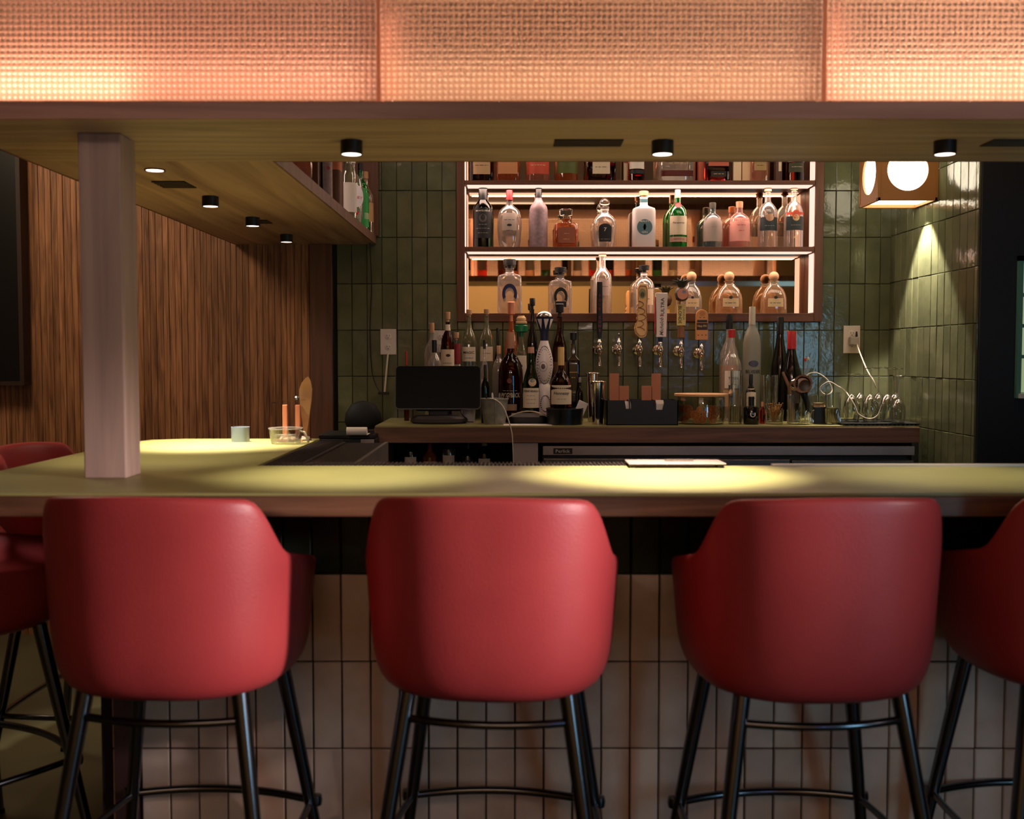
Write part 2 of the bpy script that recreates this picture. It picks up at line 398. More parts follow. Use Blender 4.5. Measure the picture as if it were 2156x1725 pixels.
# wood plank wall, left
wl = obj('wall_back_left', MB().box(-4.2, TX0, WY+.012, WY+.3, 0, 3.05), mat('plank_gap', S(56, 32, 20), .9)); tag(wl, kind='structure')
random.seed(5)
x = P(652, 700, Y=WY)[0]; bases = {}
while x > -3.35:
    wd = random.choice([.024, .030, .034, .028, .038])
    if wd not in bases:
        mb = MB(); e = .0015; a2 = wd/2 - .0005
        mb.add([(-a2,0,0),(a2,0,0),(a2,-.010,0),(a2-e,-.012,0),(-a2+e,-.012,0),(-a2,-.010,0),(-a2,0,2.9),(a2,0,2.9),(a2,-.010,2.9),(a2-e,-.012,2.9),(-a2+e,-.012,2.9),(-a2,-.010,2.9)],
               [(0,1,7,6),(1,2,8,7),(2,3,9,8),(3,4,10,9),(4,5,11,10),(5,0,6,11),(5,4,3,2,1,0),(6,7,8,9,10,11)])
        me = bpy.data.meshes.new('plank'); me.from_pydata(mb.v, [], mb.f); me.materials.append(plank_m); bases[wd] = me
    o = bpy.data.objects.new('plank', bases[wd]); C.objects.link(o); o.parent = wl
    o.location = (x - wd/2, WY + .012 + random.uniform(-.0022, .001), .0); x -= wd
tr = obj('trim_1', MB().box(P(652,700,Y=WY-.03)[0], P(700,700,Y=WY-.03)[0], WY-.03, WY+.02, 0, SZ0), plank_trim, bevel=.004); tag(tr, kind='structure')
# black board on the plank wall
t = thing('wall_board', (P(-60, 812, Y=5.1)[0], 5.12, P(0,812,Y=5.1)[2]), 'large black board hung on the oak plank wall at the left edge', 'board')
xa = P(-260, 812, Y=5.1)[0]; xb = P(50, 812, Y=5.1)[0]; zt = 2.62
lx = t.location.x; lz = t.location.z
obj('panel', MB().box(xa-lx, xb-lx-.02, -.01, .055, .02, zt-lz-.02), pc(20, 17, 16, .35), t)
obj('frame', MB().box(xa-lx-.02, xa-lx, -.015, .06, 0, zt-lz).box(xb-lx-.02, xb-lx, -.015, .06, 0, zt-lz).box(xa-lx, xb-lx-.02, -.015, .06, 0, .02).box(xa-lx, xb-lx-.02, -.015, .06, zt-lz-.02, zt-lz), pc(46, 28, 22), t)

# ------------------------------------------------------------------ niche with mirror and shelves
NY = 5.18; NB = 5.36
ix0, ix1, iz0 = -.228, 1.459, 1.577
n = thing('back_shelf_unit', (0, 0, 0), 'walnut framed wall niche with mirror back and pink lit shelves', 'shelving')
n.location = (.6, NY, NZ0)
def rel(mb): 
    mb.v = [(v[0]-n.location.x, v[1]-n.location.y, v[2]-n.location.z) for v in mb.v]; return mb
obj('casing', rel(MB().box(NX0, ix0, NY, NB+.02, NZ0, NZ1)), shelf_mz, n, bevel=.002)
obj('casing', rel(MB().box(ix1, NX1, NY, NB+.02, NZ0, NZ1)), shelf_mz, n, bevel=.002)
obj('casing', rel(MB().box(ix0, ix1, NY, NB+.02, NZ0, iz0)), shelf_m, n, bevel=.002)
obj('casing', rel(MB().box(ix0, ix1, NY, NB+.02, NZ1-.04, NZ1)), shelf_m, n)
obj('mirror', rel(MB().box(ix0+.001, ix1-.001, NB, NB+.006, iz0, NZ1-.04)), mirror, n)
SH = [(P(1300, 529.5, Y=NY)[2], P(1300, 519.5, Y=NY)[2]), (P(1300, 388.5, Y=NY)[2], P(1300, 379.5, Y=NY)[2])]
for (a3, b3) in SH:
    obj('shelf', rel(MB().box(ix0+.001, ix1-.001, NY+.004, NB-.002, a3, b3)), shelf_m, n, bevel=.001)
    obj('led_strip', rel(MB().box(ix0+.012, ix1-.012, NY+.012, NY+.10, a3-.004, a3-.0005)), led_m, n)  # LED diffuser widened, its glow stands in for the lit shelf underside
for (z0, z1) in ((iz0+.004, SH[0][0]-.008), (SH[0][1]+.004, SH[1][0]-.008), (SH[1][1]+.004, NZ1-.05)):
    obj('led_strip', rel(MB().box(ix0+.0005, ix0+.004, NY+.012, NY+.09, z0, z1)), led_m, n)  # side diffusers widened too, their glow stands in for the lit side walls
    obj('led_strip', rel(MB().box(ix1-.004, ix1-.0005, NY+.012, NY+.09, z0, z1)), led_m, n)

for zz_, e_ in ((SH[0][0]-.010, 4.2), (SH[1][0]-.010, 5.0), (NZ1-.05, 3.6)):
    light('shelf_led', 'AREA', (.615, NY+.055, zz_), (.615, NY+.07, zz_-1), e_, (1, .68, .54), 1.64, .05)
# ------------------------------------------------------------------ bar: front and wing
CF, CB = P(1078, 1039, Z=ZT)[1], P(1078, 981, Z=ZT)[1]      # counter front / back edge
CXo, CXi, CYe = -1.345, -.70, 3.88
BF = 2.675                                                    # tiled face of the bar
print('counter', CF, CB)
bar = thing('bar_counter', (0, CF, 0), 'L-shaped bar with olive green top and thick walnut edge', 'bar counter')
def rl(mb, o):
    mb.v = [(v[0]-o.location.x, v[1]-o.location.y, v[2]-o.location.z) for v in mb.v]; return mb
XR = 2.9
top = MB(); e = .004
pts = [(CXo+e, CF+e), (XR, CF+e), (XR, CB), (CXi, CB), (CXi, CYe-.004), (CXo+.16, CYe-.004), (CXo+.05, CYe-.05), (CXo+e, CYe-.2)]
def prism(pts, z0, z1):
    m_ = MB(); n_ = len(pts)
    m_.add([(x, y, z0) for x, y in pts] + [(x, y, z1) for x, y in pts], [tuple(range(n_-1, -1, -1)), tuple(range(n_, 2*n_))] + [(i, (i+1) % n_, (i+1) % n_ + n_, i+n_) for i in range(n_)])
    return m_
obj('countertop', rl(prism(pts, ZT-.006, ZT), bar), counter_m, bar)
pts2 = [(CXo, CF), (XR, CF), (XR, CB-.002), (CXi, CB-.002), (CXi, CYe), (CXo+.16, CYe), (CXo+.046, CYe-.046), (CXo, CYe-.2)]
obj('counter_edge', rl(prism(pts2, ZT-.052, ZT-.0062), bar), walnut, bar, bevel=.003)
obj('steel_edge', rl(MB().box(P(1625, 980, Y=CB)[0], XR, CB-.016, CB+.012, ZT-.03, ZT+.005), bar), mat('steel_trim', S(225, 212, 200), .4, .4), bar)
body = MB().box(-1.045, XR, BF+.001, CB-.02, 0, ZT-.052).box(-1.045, CXi-.02, CB-.02, CYe-.06, 0, ZT-.052)
bb = obj('bar_base', rl(body, bar), grout_b, bar)
# tiles on the bar face (sub-parts of the base)
ub = P(963, 1583, Y=BF)[0]; ubs = [ub + k*TP for k in range(-14, 50)]
ubs = [u for u in ubs if -1.06 < u < XR]
zb = P(963, 1208, Y=BF)[2]
zrows = [zb - k*TH for k in (3, 2, 1, 0)]
print('bar z joint', zb, ubs[0])
random.seed(3)
wpx = (P(243, 1500, Y=BF)[0], P(292, 1500, Y=BF)[0])
tiles = tile_field(bb, tile_b, [u for u in ubs if u < 1.62], zrows, lambda u, z: (u, BF-CF, z), 0, [(wpx[0], wpx[1], -1, 9)], g=.0042)
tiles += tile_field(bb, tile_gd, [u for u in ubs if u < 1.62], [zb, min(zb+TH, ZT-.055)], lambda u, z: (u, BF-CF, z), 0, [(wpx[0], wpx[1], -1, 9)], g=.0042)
obj('corner_board', rl(MB().box(wpx[0], wpx[1], BF-.014, BF+.01, 0, ZT-.053), bar), wood('plum_board', S(86, 58, 56), S(62, 40, 40), 'z', .6, .5), bar)
obj('foot_rail', rl(MB().box(-1.04, XR, BF-.012, BF, 0, zrows[0]-.002), bar), blackp, bar)
# rubber spill mats
def spill_mat(x0, x1, y0, y1, z, label):
    t = thing('bar_mat', ((x0+x1)/2, (y0+y1)/2, z), label, 'bar mat'); cx, cy_ = t.location.x, t.location.y
    obj('mat_base', MB().box(x0-cx, x1-cx, y0-cy_, y1-cy_, 0, .004), rubber, t)
    st = MB(); p = .011; nx = int((x1-x0)/p); ny = int((y1-y0)/p)
    for i in range(nx):
        for j in range(ny):
            X, Y = x0-cx+.004+i*p, y0-cy_+.004+j*p; st.box(X, X+.0055, Y, Y+.0055, .0035, .009)
    o = obj('rubber_nubs', st, rubber, t); o['kind'] = 'stuff'
    return t
spill_mat(CXi+.004, CXi+.10, CB+.02, CYe-.04, ZT-.012, 'dark brown rubber spill mat along the inside of the left bar wing')
spill_mat(CXi+.02, P(1325, 980, Y=CB)[0], CB+.001, CB+.072, ZT-.005, 'long brown rubber spill mat edging the back of the front counter')
obj_ws = thing('wing_work_shelf', (CXi+.14, 3.3, ZT-.06), 'black under counter work shelf inside the left bar wing', 'shelf')
obj('shelf_top', MB().box(-.14, .10, -.36, .56, 0, .046), pc(34, 26, 22, .4), obj_ws)
obj('rail', MB().box(.10, .112, -.36, .56, -.02, .05), steel_b, obj_ws)
obj('front_work_shelf', MB().box(CXi+.26, 2.6, CB+.001, CB+.075, ZT-.05, ZT-.007), pc(34, 26, 22, .4))
tag(bpy.data.objects['front_work_shelf'], 'narrow dark service shelf behind the front counter under the long mat', 'shelf')

# ------------------------------------------------------------------ hanging soffit with lights
SF, SB = P(1078, 250, Z=SZ0)[1], P(1078, 340, Z=SZ0)[1]; print('soffit', SF, SB)
WXo, WXi = -1.335, -.655
sof = thing('hanging_soffit', (0, SF, SZ0), 'L-shaped hanging plywood canopy with walnut edge over the bar', 'canopy')
obj('soffit_board', rl(MB().box(WXo, XR, SF+.008, SB-.004, SZ0, SZ1), sof), ply, sof)
obj('soffit_board', rl(MB().box(WXo+.004, WXi-.008, SB-.004, WY-.004, SZ0, SZ1), sof), ply_y, sof)
obj('fascia', rl(MB().box(WXo-.002, XR, SF, SF+.008, SZ0-.0005, SZ1-.0005), sof), wood('fascia_oak', S(196, 148, 126), S(150, 104, 84), 'x', .5, .5), sof, bevel=.0015)
obj('fascia', rl(MB().box(WXo-.004, WXo+.004, SF+.008, WY-.004, SZ0-.0005, SZ1-.0005), sof), plank_trim, sof)
obj('fascia', rl(MB().box(WXi-.008, WXi, SB, WY-.004, SZ0-.0005, SZ1-.0005), sof), walnut_z, sof)
obj('fascia', rl(MB().box(WXi, XR, SB-.004, SB+.004, SZ0-.0005, SZ1-.0005), sof), plank_trim, sof)
def vent(px0, px1, py0, py1):
    a = P(px0, py0, Z=SZ0); b = P(px1, py1, Z=SZ0)
    ya, yb = min(a[1], b[1]), max(a[1], b[1]); xa = (px0-CX)/F*(ya+yb)/2; xb = (px1-CX)/F*(ya+yb)/2
    v = MB(); k = 5
    for i in range(k):
        y = ya + (yb-ya)*i/k; v.box(xa, xb, y, y+(yb-ya)/k*.6, SZ0-.004, SZ0-.001)
    obj('vent_grille', rl(v.box(xa, xb, ya, yb, SZ0-.002, SZ0), sof), pc(46, 34, 24), sof)
vent(1165, 1307, 293, 307); vent(2066, 2200, 293, 307); vent(340, 408, 381, 395); vent(528, 572, 463, 470)
# cabinet on the front soffit: ribbed glowing panels, dividers, top board
PY = SF + .012
cab = thing('canopy_cabinet', (0, PY, SZ1), 'open bottle cabinet with glowing textured acrylic front panels on top of the canopy', 'cabinet')
pm = bpy.data.materials.new('textured_acrylic'); pm.use_nodes = True; pm.node_tree.nodes.clear()
po = nd(pm, 'ShaderNodeOutputMaterial'); ptl = nd(pm, 'ShaderNodeBsdfTranslucent'); pgl = nd(pm, 'ShaderNodeBsdfGlossy'); pmx = nd(pm, 'ShaderNodeMixShader')
ptl.inputs[0].default_value = (1, .72, .54, 1); pgl.inputs['Roughness'].default_value = .15; pmx.inputs[0].default_value = .05
ptc = nd(pm, 'ShaderNodeTexCoord'); psx = nd(pm, 'ShaderNodeSeparateXYZ'); lk(pm, ptc.outputs['UV'], psx.inputs[0])
def wv(sock):
    a = nd(pm, 'ShaderNodeMath', operation='MULTIPLY'); a.inputs[1].default_value = 2*pi; lk(pm, sock, a.inputs[0])
    b = nd(pm, 'ShaderNodeMath', operation='COSINE'); lk(pm, a.outputs[0], b.inputs[0])
    c = nd(pm, 'ShaderNodeMath', operation='MULTIPLY_ADD'); c.inputs[1].default_value = -.5; c.inputs[2].default_value = .5; lk(pm, b.outputs[0], c.inputs[0]); return c.outputs[0]
pmm = nd(pm, 'ShaderNodeMath', operation='MULTIPLY'); lk(pm, wv(psx.outputs[0]), pmm.inputs[0]); lk(pm, wv(psx.outputs[1]), pmm.inputs[1])
prr = ramp(pm, [(0, (.50, .26, .17, 1)), (.35, (.78, .50, .34, 1)), (.9, (1, .92, .80, 1))]); lk(pm, pmm.outputs[0], prr.inputs[0]); lk(pm, prr.outputs[0], ptl.inputs[0])  # bright backlit dots and darker grooves put into the panel colour
pdf = nd(pm, 'ShaderNodeBsdfDiffuse'); pdf.inputs[0].default_value = (.95, .66, .48, 1); pm2 = nd(pm, 'ShaderNodeMixShader'); pm2.inputs[0].default_value = .42
lk(pm, ptl.outputs[0], pm2.inputs[1]); lk(pm, pdf.outputs[0], pm2.inputs[2]); lk(pm, pm2.outputs[0], pmx.inputs[1]); lk(pm, pgl.outputs[0], pmx.inputs[2]); lk(pm, pmx.outputs[0], po.inputs[0])
CTOP = 2.42; cell = .0128
def panel(x0, x1):
    nx, nz = int((x1-x0)/cell), int((CTOP-SZ1)/cell); mb = MB(); V = mb.v
    K = 4   # grid per cell
    prof = {0: 0.0, 1: .75, 2: 1.0, 3: .75}
    W_ = nx*K + 1; H_ = nz*K + 1; sx = (x1-x0)/(W_-1); sz = (CTOP-SZ1-.004)/(H_-1)
    for j in range(H_):
        for i in range(W_):
            d = prof[i % K] * prof[j % K] + .15*(prof[i % K] + prof[j % K])
            V.append((x0 + i*sx, -.006*d, .003 + j*sz))
    for j in range(H_-1):
        for i in range(W_-1):
            q = j*W_ + i; mb.f.append((q, q+1, q+1+W_, q+W_))
    o = obj('textured_panel', mb, pm, cab, smooth=True, angle=180)
    uv = o.data.uv_layers.new(name='cells')
    for l in o.data.loops:
        i_, j_ = l.vertex_index % W_, l.vertex_index // W_; uv.data[l.index].uv = (i_/K, j_/K)
    return o
pxs = [P(797, 120, Y=PY)[0], P(1738, 120, Y=PY)[0]]
panel(WXo+.004, pxs[0]-.004); panel(pxs[0]+.004, pxs[1]-.008); panel(pxs[1]+.002, XR-.9)
cabw = wood('cabinet_wood', S(170, 120, 80), S(140, 96, 62), 'z', .6, .6)
for x in (WXo, pxs[0]-.012, pxs[1]-.012, XR-.9): obj('post', MB().box(x, x+.02, .006, .03, 0, CTOP-SZ1), mat('post_paint', S(214, 150, 118), .6), cab)
for k in range(7):
    x = -1.0 + .47*k; obj('divider', MB().box(x, x+.018, .14, SB-PY-.01, 0, CTOP-SZ1), cabw, cab)
obj('top_board', MB().box(WXo, XR-.9, 0, SB-PY, CTOP-SZ1, CTOP-SZ1+.04), plank_trim, cab)
def strip(x0, x1, z, e, col, y=.10, up=True):
    l = light('led_light', 'AREA', ((x0+x1)/2, PY+y, z), ((x0+x1)/2, PY-.02, z + (.20 if up else -.2)), e, col, x1-x0, .015)
strip(WXo+.03, pxs[0]-.02, SZ1+.012, 2.4, (1, .60, .46), .09); strip(pxs[0]+.02, pxs[1]-.03, SZ1+.012, 1.7, (1, .72, .50), .09); strip(pxs[1]+.02, XR-.95, SZ1+.012, 4.6, (1, .76, .60), .09)
strip(WXo+.03, pxs[0]-.02, CTOP-.012, 2.2, (1, .64, .46), .11, False); strip(pxs[0]+.02, pxs[1]-.03, CTOP-.012, 3.2, (1, .76, .50), .11, False); strip(pxs[1]+.02, XR-.95, CTOP-.012, 7.5, (1, .80, .60), .11, False)
light('led_corner', 'AREA', (-1.12, PY+.05, SZ1+.02), (-1.12, PY-.05, SZ1+.16), .9, (1, .66, .52), .5, .01)
for x in pxs: light('led_corner', 'AREA', (x+.02, PY+.045, SZ1+.1), (x+.02, PY-.05, SZ1+.1), .07, (1, .5, .36), .01, .2)
# wing cabinet
wc = thing('wing_cabinet', (WXi, SB, SZ1), 'open walnut bottle shelf above the left wing of the canopy', 'cabinet')
obj('back_panel', rl(MB().box(-1.30, -1.28, SB+.02, WY-.03, SZ1, 2.42), wc), mat('dark_panel', S(60, 36, 28), .6), wc)
obj('end_panel', rl(MB().box(-1.28, -.642, WY-.032, WY-.012, SZ1, 2.46), wc), plank_trim, wc, bevel=.001)
obj('top_board', rl(MB().box(-1.30, WXi, SB+.02, WY-.034, 2.42, 2.46), wc), plank_trim, wc)
for px in (676, 727):
    y = -WXi*F/(CX-px)
    obj('divider', rl(MB().box(WXi-.14, WXi-.004, y, y+.018, SZ1, 2.42), wc), plank_trim, wc)
light('wing_cabinet_light', 'AREA', (-.9, 4.3, 2.40), (-.75, 4.4, 1.9), 4.5, (1, .75, .62), .1, 1.5)

# post on the counter
pt = obj('post', MB().box(-.052, .052, -.052, .052, 0, SZ0-ZT), post_m, bevel=.004)
pa = P(165, 640, Y=P(230, 1008, Z=ZT)[1]); pbx = P(262, 640, Y=pa[1])[0]
pt.name = 'wooden_post'; pt.location = ((pa[0]+pbx)/2, pa[1]+.055, ZT)
tag(pt, 'pale square wooden post rising from the olive counter to the canopy', 'post')
# downlights
def downlight(px, py, energy, label, recessed=False):
    a = P(px, py, Z=SZ0); t = thing('downlight', (a[0], a[1], SZ0), label, 'ceiling light', 'downlights under the canopy')
    h = .004 if recessed else .034
    if not recessed:
        obj('housing', MB().lathe([(.0275, 0), (.0275, -h), (.0245, -h), (.0245, -h+.004), (0, -h+.004)], 32), blackp, t, smooth=True)
    else: obj('ring', MB().lathe([(.030, 0), (.030, -h), (.026, -h), (.026, -.0005)], 32), blackm, t, smooth=True)
    obj('lamp_lens', MB().lathe([(0, -h+.001), (.0240, -h+.001), (.0240, -h+.003), (0, -h+.003)], 32), lamp_m, t)
    l = light('downlight_lamp', 'SPOT', (0, 0, 0), (0, 0, -1), energy, (1, .88, .70), .02, spot=56, blend=1); l.parent = t; l.location = (0, 0, -h-.006); l.rotation_euler = (0, 0, 0)
downlight(740, 297, 62, 'black can downlight nearest the wooden post under the front canopy')
downlight(1395, 297, 230, 'black can downlight in front of the lit bottle shelves')
downlight(1990, 297, 26, 'black can downlight right of the wooden box lantern')
downlight(326, 357, 22, 'flush round downlight just behind the wooden post', True)
downlight(443, 414, 250, 'black can downlight in the left wing, closest to the post')
downlight(532, 458, 20, 'middle black can downlight of the left wing, at the small vent')
downlight(603, 494, 16, 'black can downlight furthest back in the left wing')

# ------------------------------------------------------------------ wooden box lantern on the return wall
ly0, ly1 = 4.62, 4.86; lx1 = WX-.012; lx0 = lx1-.255
lz0 = P(1900, 421, Y=ly0)[2]; lz1 = lz0+.255
la = thing('box_lantern', ((lx0+lx1)/2, (ly0+ly1)/2, lz0), 'cube wooden wall lantern with round glowing openings in the right corner', 'lamp')
hw, hd, hh = (lx1-lx0)/2, (ly1-ly0)/2, .255
lant = mat('lantern_wood', S(168, 116, 62), .5)
def disc_panel(kind):
    """square face with a round hole, thickness .008"""
    mb = MB(); N = 48; r = .088 ; s_ = hw if kind == 'y' else hd; cz = hh/2
    for t_ in (0, .008):
        for i in range(N):
            a = 2*pi*i/N; mb.v.append((r*cos(a), t_, cz + r*sin(a)))
        for i in range(N):
            a = 2*pi*i/N; k = 1/max(abs(cos(a)), abs(sin(a))); mb.v.append((s_*cos(a)*k, t_, cz + (hh/2)*sin(a)*k))
    for i in range(N):
        j = (i+1) % N
        mb.f += [(i, j, j+N, i+N), (i+2*N, i+3*N, j+3*N, j+2*N), (i, i+2*N, j+2*N, j), (i+N, j+N, j+3*N, i+3*N)]
    return mb
fm = disc_panel('y'); fm.v = [(v[0], v[1]-hd, v[2]) for v in fm.v]; obj('front_panel', fm, lant, la)
fm = disc_panel('y'); fm.v = [(v[0], v[1]+hd-.008, v[2]) for v in fm.v]; obj('back_panel', fm, lant, la)
fm = disc_panel('x'); fm.v = [(-hw+v[1], v[0], v[2]) for v in fm.v]; obj('side_panel', fm, lant, la)
e = .010
fr = MB()
for sx in (-1, 1):
    for sy in (-1, 1):
        fr.box(sx*hw-(e if sx > 0 else .002), sx*hw+(.002 if sx > 0 else e), sy*hd-(e if sy > 0 else .003), sy*hd+(.003 if sy > 0 else e), -.002, hh+.002)
    fr.box(sx*hw-(e if sx > 0 else .002), sx*hw+(.002 if sx > 0 else e), -hd, hd, -.002, e)
for sy in (-1, 1): fr.box(-hw, hw, sy*hd-(e if sy > 0 else .003), sy*hd+(.003 if sy > 0 else e), -.002, e)
obj('frame', fr, lant, la)
obj('diffuser', MB().box(-hw+.012, hw-.004, -hd+.012, hd-.012, .012, hh-.012), lantern_m, la)
obj('wall_bracket', MB().box(hw-.02, hw+.012, -.05, .05, .08, .17), blackm, la)
light('lantern_down', 'SPOT', (lx1-.085, 4.74, lz0-.012), (lx1-.02, 4.72, lz0-.5), 80, (1, .86, .70), .02, spot=76, blend=.22)

# ------------------------------------------------------------------ bar stools
def stool(x, y, rz, label):
    t = thing('bar_stool', (x, y, 0), label, 'bar stool', 'red leather bar stools', rz)
    NT = 72
    def Rr(a):
        s_, c_ = abs(sin(a)), abs(cos(a)); n_ = 2.6
        return 1/((s_/.268)**n_ + (c_/.262)**n_)**(1/n_)
    def sm(t_): t_ = max(0, min(1, t_)); return t_*t_*(3-2*t_)
    def hgt(a):
        d = abs(math.degrees(a)); 
        h = 1.092 - .125*sm((d-47)/22) - .010*min(1, (d/45)**2) - .060*max(0, min(1, (d-66)/60))
        return h - .13*sm((d-134)/26)
    mb = MB(); z0 = .652
    prof = lambda h: [(.30, z0), (.62, z0+.001), (.80, z0+.007), (.90, z0+.024), (.955, z0+.055), (.985, z0+.10), (1.0, z0+.16), (1.02, (z0+.17+h)/2), (1.035, h-.018), (1.025, h-.005), (1.0, h), (.955, h-.001), (.925, h-.008), (.905, h-.028), (.89, (h+.83)/2-.01), (.87, .795), (.55, .79)]
    n_ = len(prof(1))
    for i in range(NT):
        a = -pi + 2*pi*i/NT; h = hgt(a); r = Rr(a)
        for (k, z) in prof(h):
            if k in (1.02,) : z = max(z, z0+.15)
            mb.v.append((sin(a)*r*k, -cos(a)*r*k, z))
    for i in range(NT):
        j = (i+1) % NT
        for k in range(n_-1): mb.f.append((i*n_+k, j*n_+k, j*n_+k+1, i*n_+k+1))
    mb.f.append(tuple(i*n_ for i in range(NT-1, -1, -1))); mb.f.append(tuple(i*n_+n_-1 for i in range(NT)))
    obj('shell', mb, red, t, smooth=True, angle=180, sub=1)
    obj('seat_cushion', MB().lathe([(0, .79), (.20, .79), (.212, .80), (.216, .825), (.208, .848), (.18, .856), (0, .862)], 40, 2.75), red, t, smooth=True, angle=60)
    def lp(sx, sy, z): k = (.69-z)/.69; return (sx*(.165+.10*k), sy*(.135+.10*k), z)
    for sx, sy in ((-1,-1),(1,-1),(1,1),(-1,1)):
        lg = obj('leg', MB().tube([lp(sx, sy, .70), lp(sx, sy, .35), lp(sx, sy, .006)], [.019, .0155, .012], 16), blackm, t, smooth=True)
        obj('foot_cap', MB().tube([lp(sx, sy, .012), lp(sx, sy, 0)], [.014, .014], 12), blackp, lg)
    def bow(a, b, out, r=.0085):
        m_ = [(a[i]+b[i])/2 + out[i] for i in range(3)]; c1 = [a[i]*.45+b[i]*.15+m_[i]*.4 for i in range(3)]
        pts = []
        for i in range(17):
            q = i/16; w_ = 4*q*(1-q); pts.append(tuple(a[k]*(1-q)+b[k]*q + out[k]*w_ for k in range(3)))
        return MB().tube(pts, r, 10)
    obj('stretcher', bow(lp(-1,-1,.605), lp(1,-1,.605), (0, -.035, 0)), blackm, t, smooth=True)
    z = .29
    ext = lambda p, k: (p[0]*k, p[1]*k, p[2])
    obj('foot_ring', bow(ext(lp(-1,1,z),1.03), ext(lp(1,1,z),1.03), (0, .05, 0), .010), blackm, t, smooth=True)
    obj('foot_ring', bow(lp(1,-1,z), lp(1,1,z), (.012, 0, 0)), blackm, t, smooth=True)
    obj('foot_ring', bow(lp(-1,-1,z), lp(-1,1,z), (-.012, 0, 0)), blackm, t, smooth=True)
    obj('foot_ring', bow(lp(-1,-1,z), lp(1,-1,z), (0, -.012, 0)), blackm, t, smooth=True)
    for sx in (-1, 1): obj('ring_knob', MB().lathe([(0,-.016),(.014,-.012),(.016,0),(.014,.012),(0,.016)], 14, o=ext(lp(sx,1,z),1.05)), blackm, t, smooth=True)
    obj('seat_plate', MB().box(-.16, .16, -.145, .145, .662, .674), blackm, t)
    return t
def sx_(px, Y=2.12): return (px-CX)/F*Y
stool(-.729, 2.372, R(-5), 'brightest red leather bar stool in front of the wooden post')
stool(-.040, 2.362, R(-5), 'red leather bar stool in the middle of the front row')
stool(.640, 2.354, R(4), 'dimly lit red leather bar stool, third along the front row')
stool(1.275, 2.415, R(3), 'shadowed red bar stool cut off by the right picture edge')
stool(-1.475, 2.80, R(-38), 'dark red bar stool in shadow under the counter corner at the far left')
stool(-1.335, 3.375, R(-93), 'distant red bar stool whose back rises behind the left wing of the counter')


# ------------------------------------------------------------------ back counter, fridge, open shelf
BY = P(1300, 897, Z=ZT)[1]; print('back counter front', BY)
bx0, bx1 = P(788, 900, Y=BY)[0], P(1937, 900, Y=BY)[0]
bc = thing('back_counter', (.6, BY, 0), 'walnut edged back counter with a thin olive top against the green tiles', 'counter')
obj('worktop', rl(MB().box(bx0+.003, bx1-.003, BY+.003, WY-.012, ZT-.006, ZT), bc), counter_m, bc)
zl = P(1300, 933, Y=BY)[2]
obj('counter_edge', rl(MB().box(bx0, bx1, BY, WY-.012, zl, ZT-.0062), bc), walnut, bc, bevel=.002)
obj('side_panel', rl(MB().box(bx0, P(815, 950, Y=BY)[0], BY+.005, WY-.02, 0, zl), bc), walnut_z, bc)
obj('side_panel', rl(MB().box(bx1-.03, bx1, BY+.01, WY-.02, 0, zl), bc), blackm, bc)
sx0, sx1 = P(815, 950, Y=BY)[0], P(1080, 950, Y=BY)[0]
obj('back_board', rl(MB().box(sx0, sx1, WY-.05, WY-.03, 0, zl), bc), pc(30, 22, 18), bc)
obj('inner_shelf', rl(MB().box(sx0, sx1, BY+.02, WY-.05, .80, .82), bc), pc(52, 34, 24), bc)
gx = P(1133, 950, Y=BY)[0]
gp = obj('grey_panel', MB().box(sx1+.001, gx, BY+.006, BY+.5, 0, zl-.001), pc(168, 158, 156, .5), bevel=.002); tag(gp, 'pale grey side panel standing left of the steel fridge', 'panel')
f0, f1 = P(1143, 950, Y=BY)[0], P(1926, 950, Y=BY)[0]
fr_ = thing('bar_fridge', ((f0+f1)/2, BY+.02, 0), 'long stainless under counter bar fridge with small black name plate', 'fridge')
z1_, z2_, z3_ = P(1300, 940, Y=BY)[2], P(1300, 959, Y=BY)[2], P(1300, 966, Y=BY)[2]
obj('cabinet', rl(MB().box(f0, f1, BY+.05, WY-.06, .02, z1_), fr_), blackp, fr_)
obj('top_rail', rl(MB().box(f0, f1, BY, BY+.05, z2_, z1_), fr_), steel_b, fr_, bevel=.002)
dw = (f1-f0)/3
for k in range(3):
    q0, q1 = f0 + k*dw + .004, f0 + (k+1)*dw - .004
    d = obj('door', rl(MB().box(q0, q1, BY+.01, BY+.05, .12, z3_ - .004*k), fr_), steel_b, fr_, bevel=.003)
    obj('handle', rl(MB().box(q0, q1, BY-.004, BY+.012, z3_-.05-.004*k, z3_-.004*k), fr_), steel, d, bevel=.002)
pl = obj('name_plate', rl(MB().box(P(1165, 950, Y=BY)[0], P(1205, 950, Y=BY)[0], BY-.003, BY, P(1165, 956, Y=BY)[2], P(1165, 944, Y=BY)[2]), fr_), blackp, fr_)
text_flat('Perlick', pc(190, 180, 170), pl, .062, .014, ((P(1185, 950, Y=BY)[0]-fr_.location.x), -.0238, P(1165, 950, Y=BY)[2]))

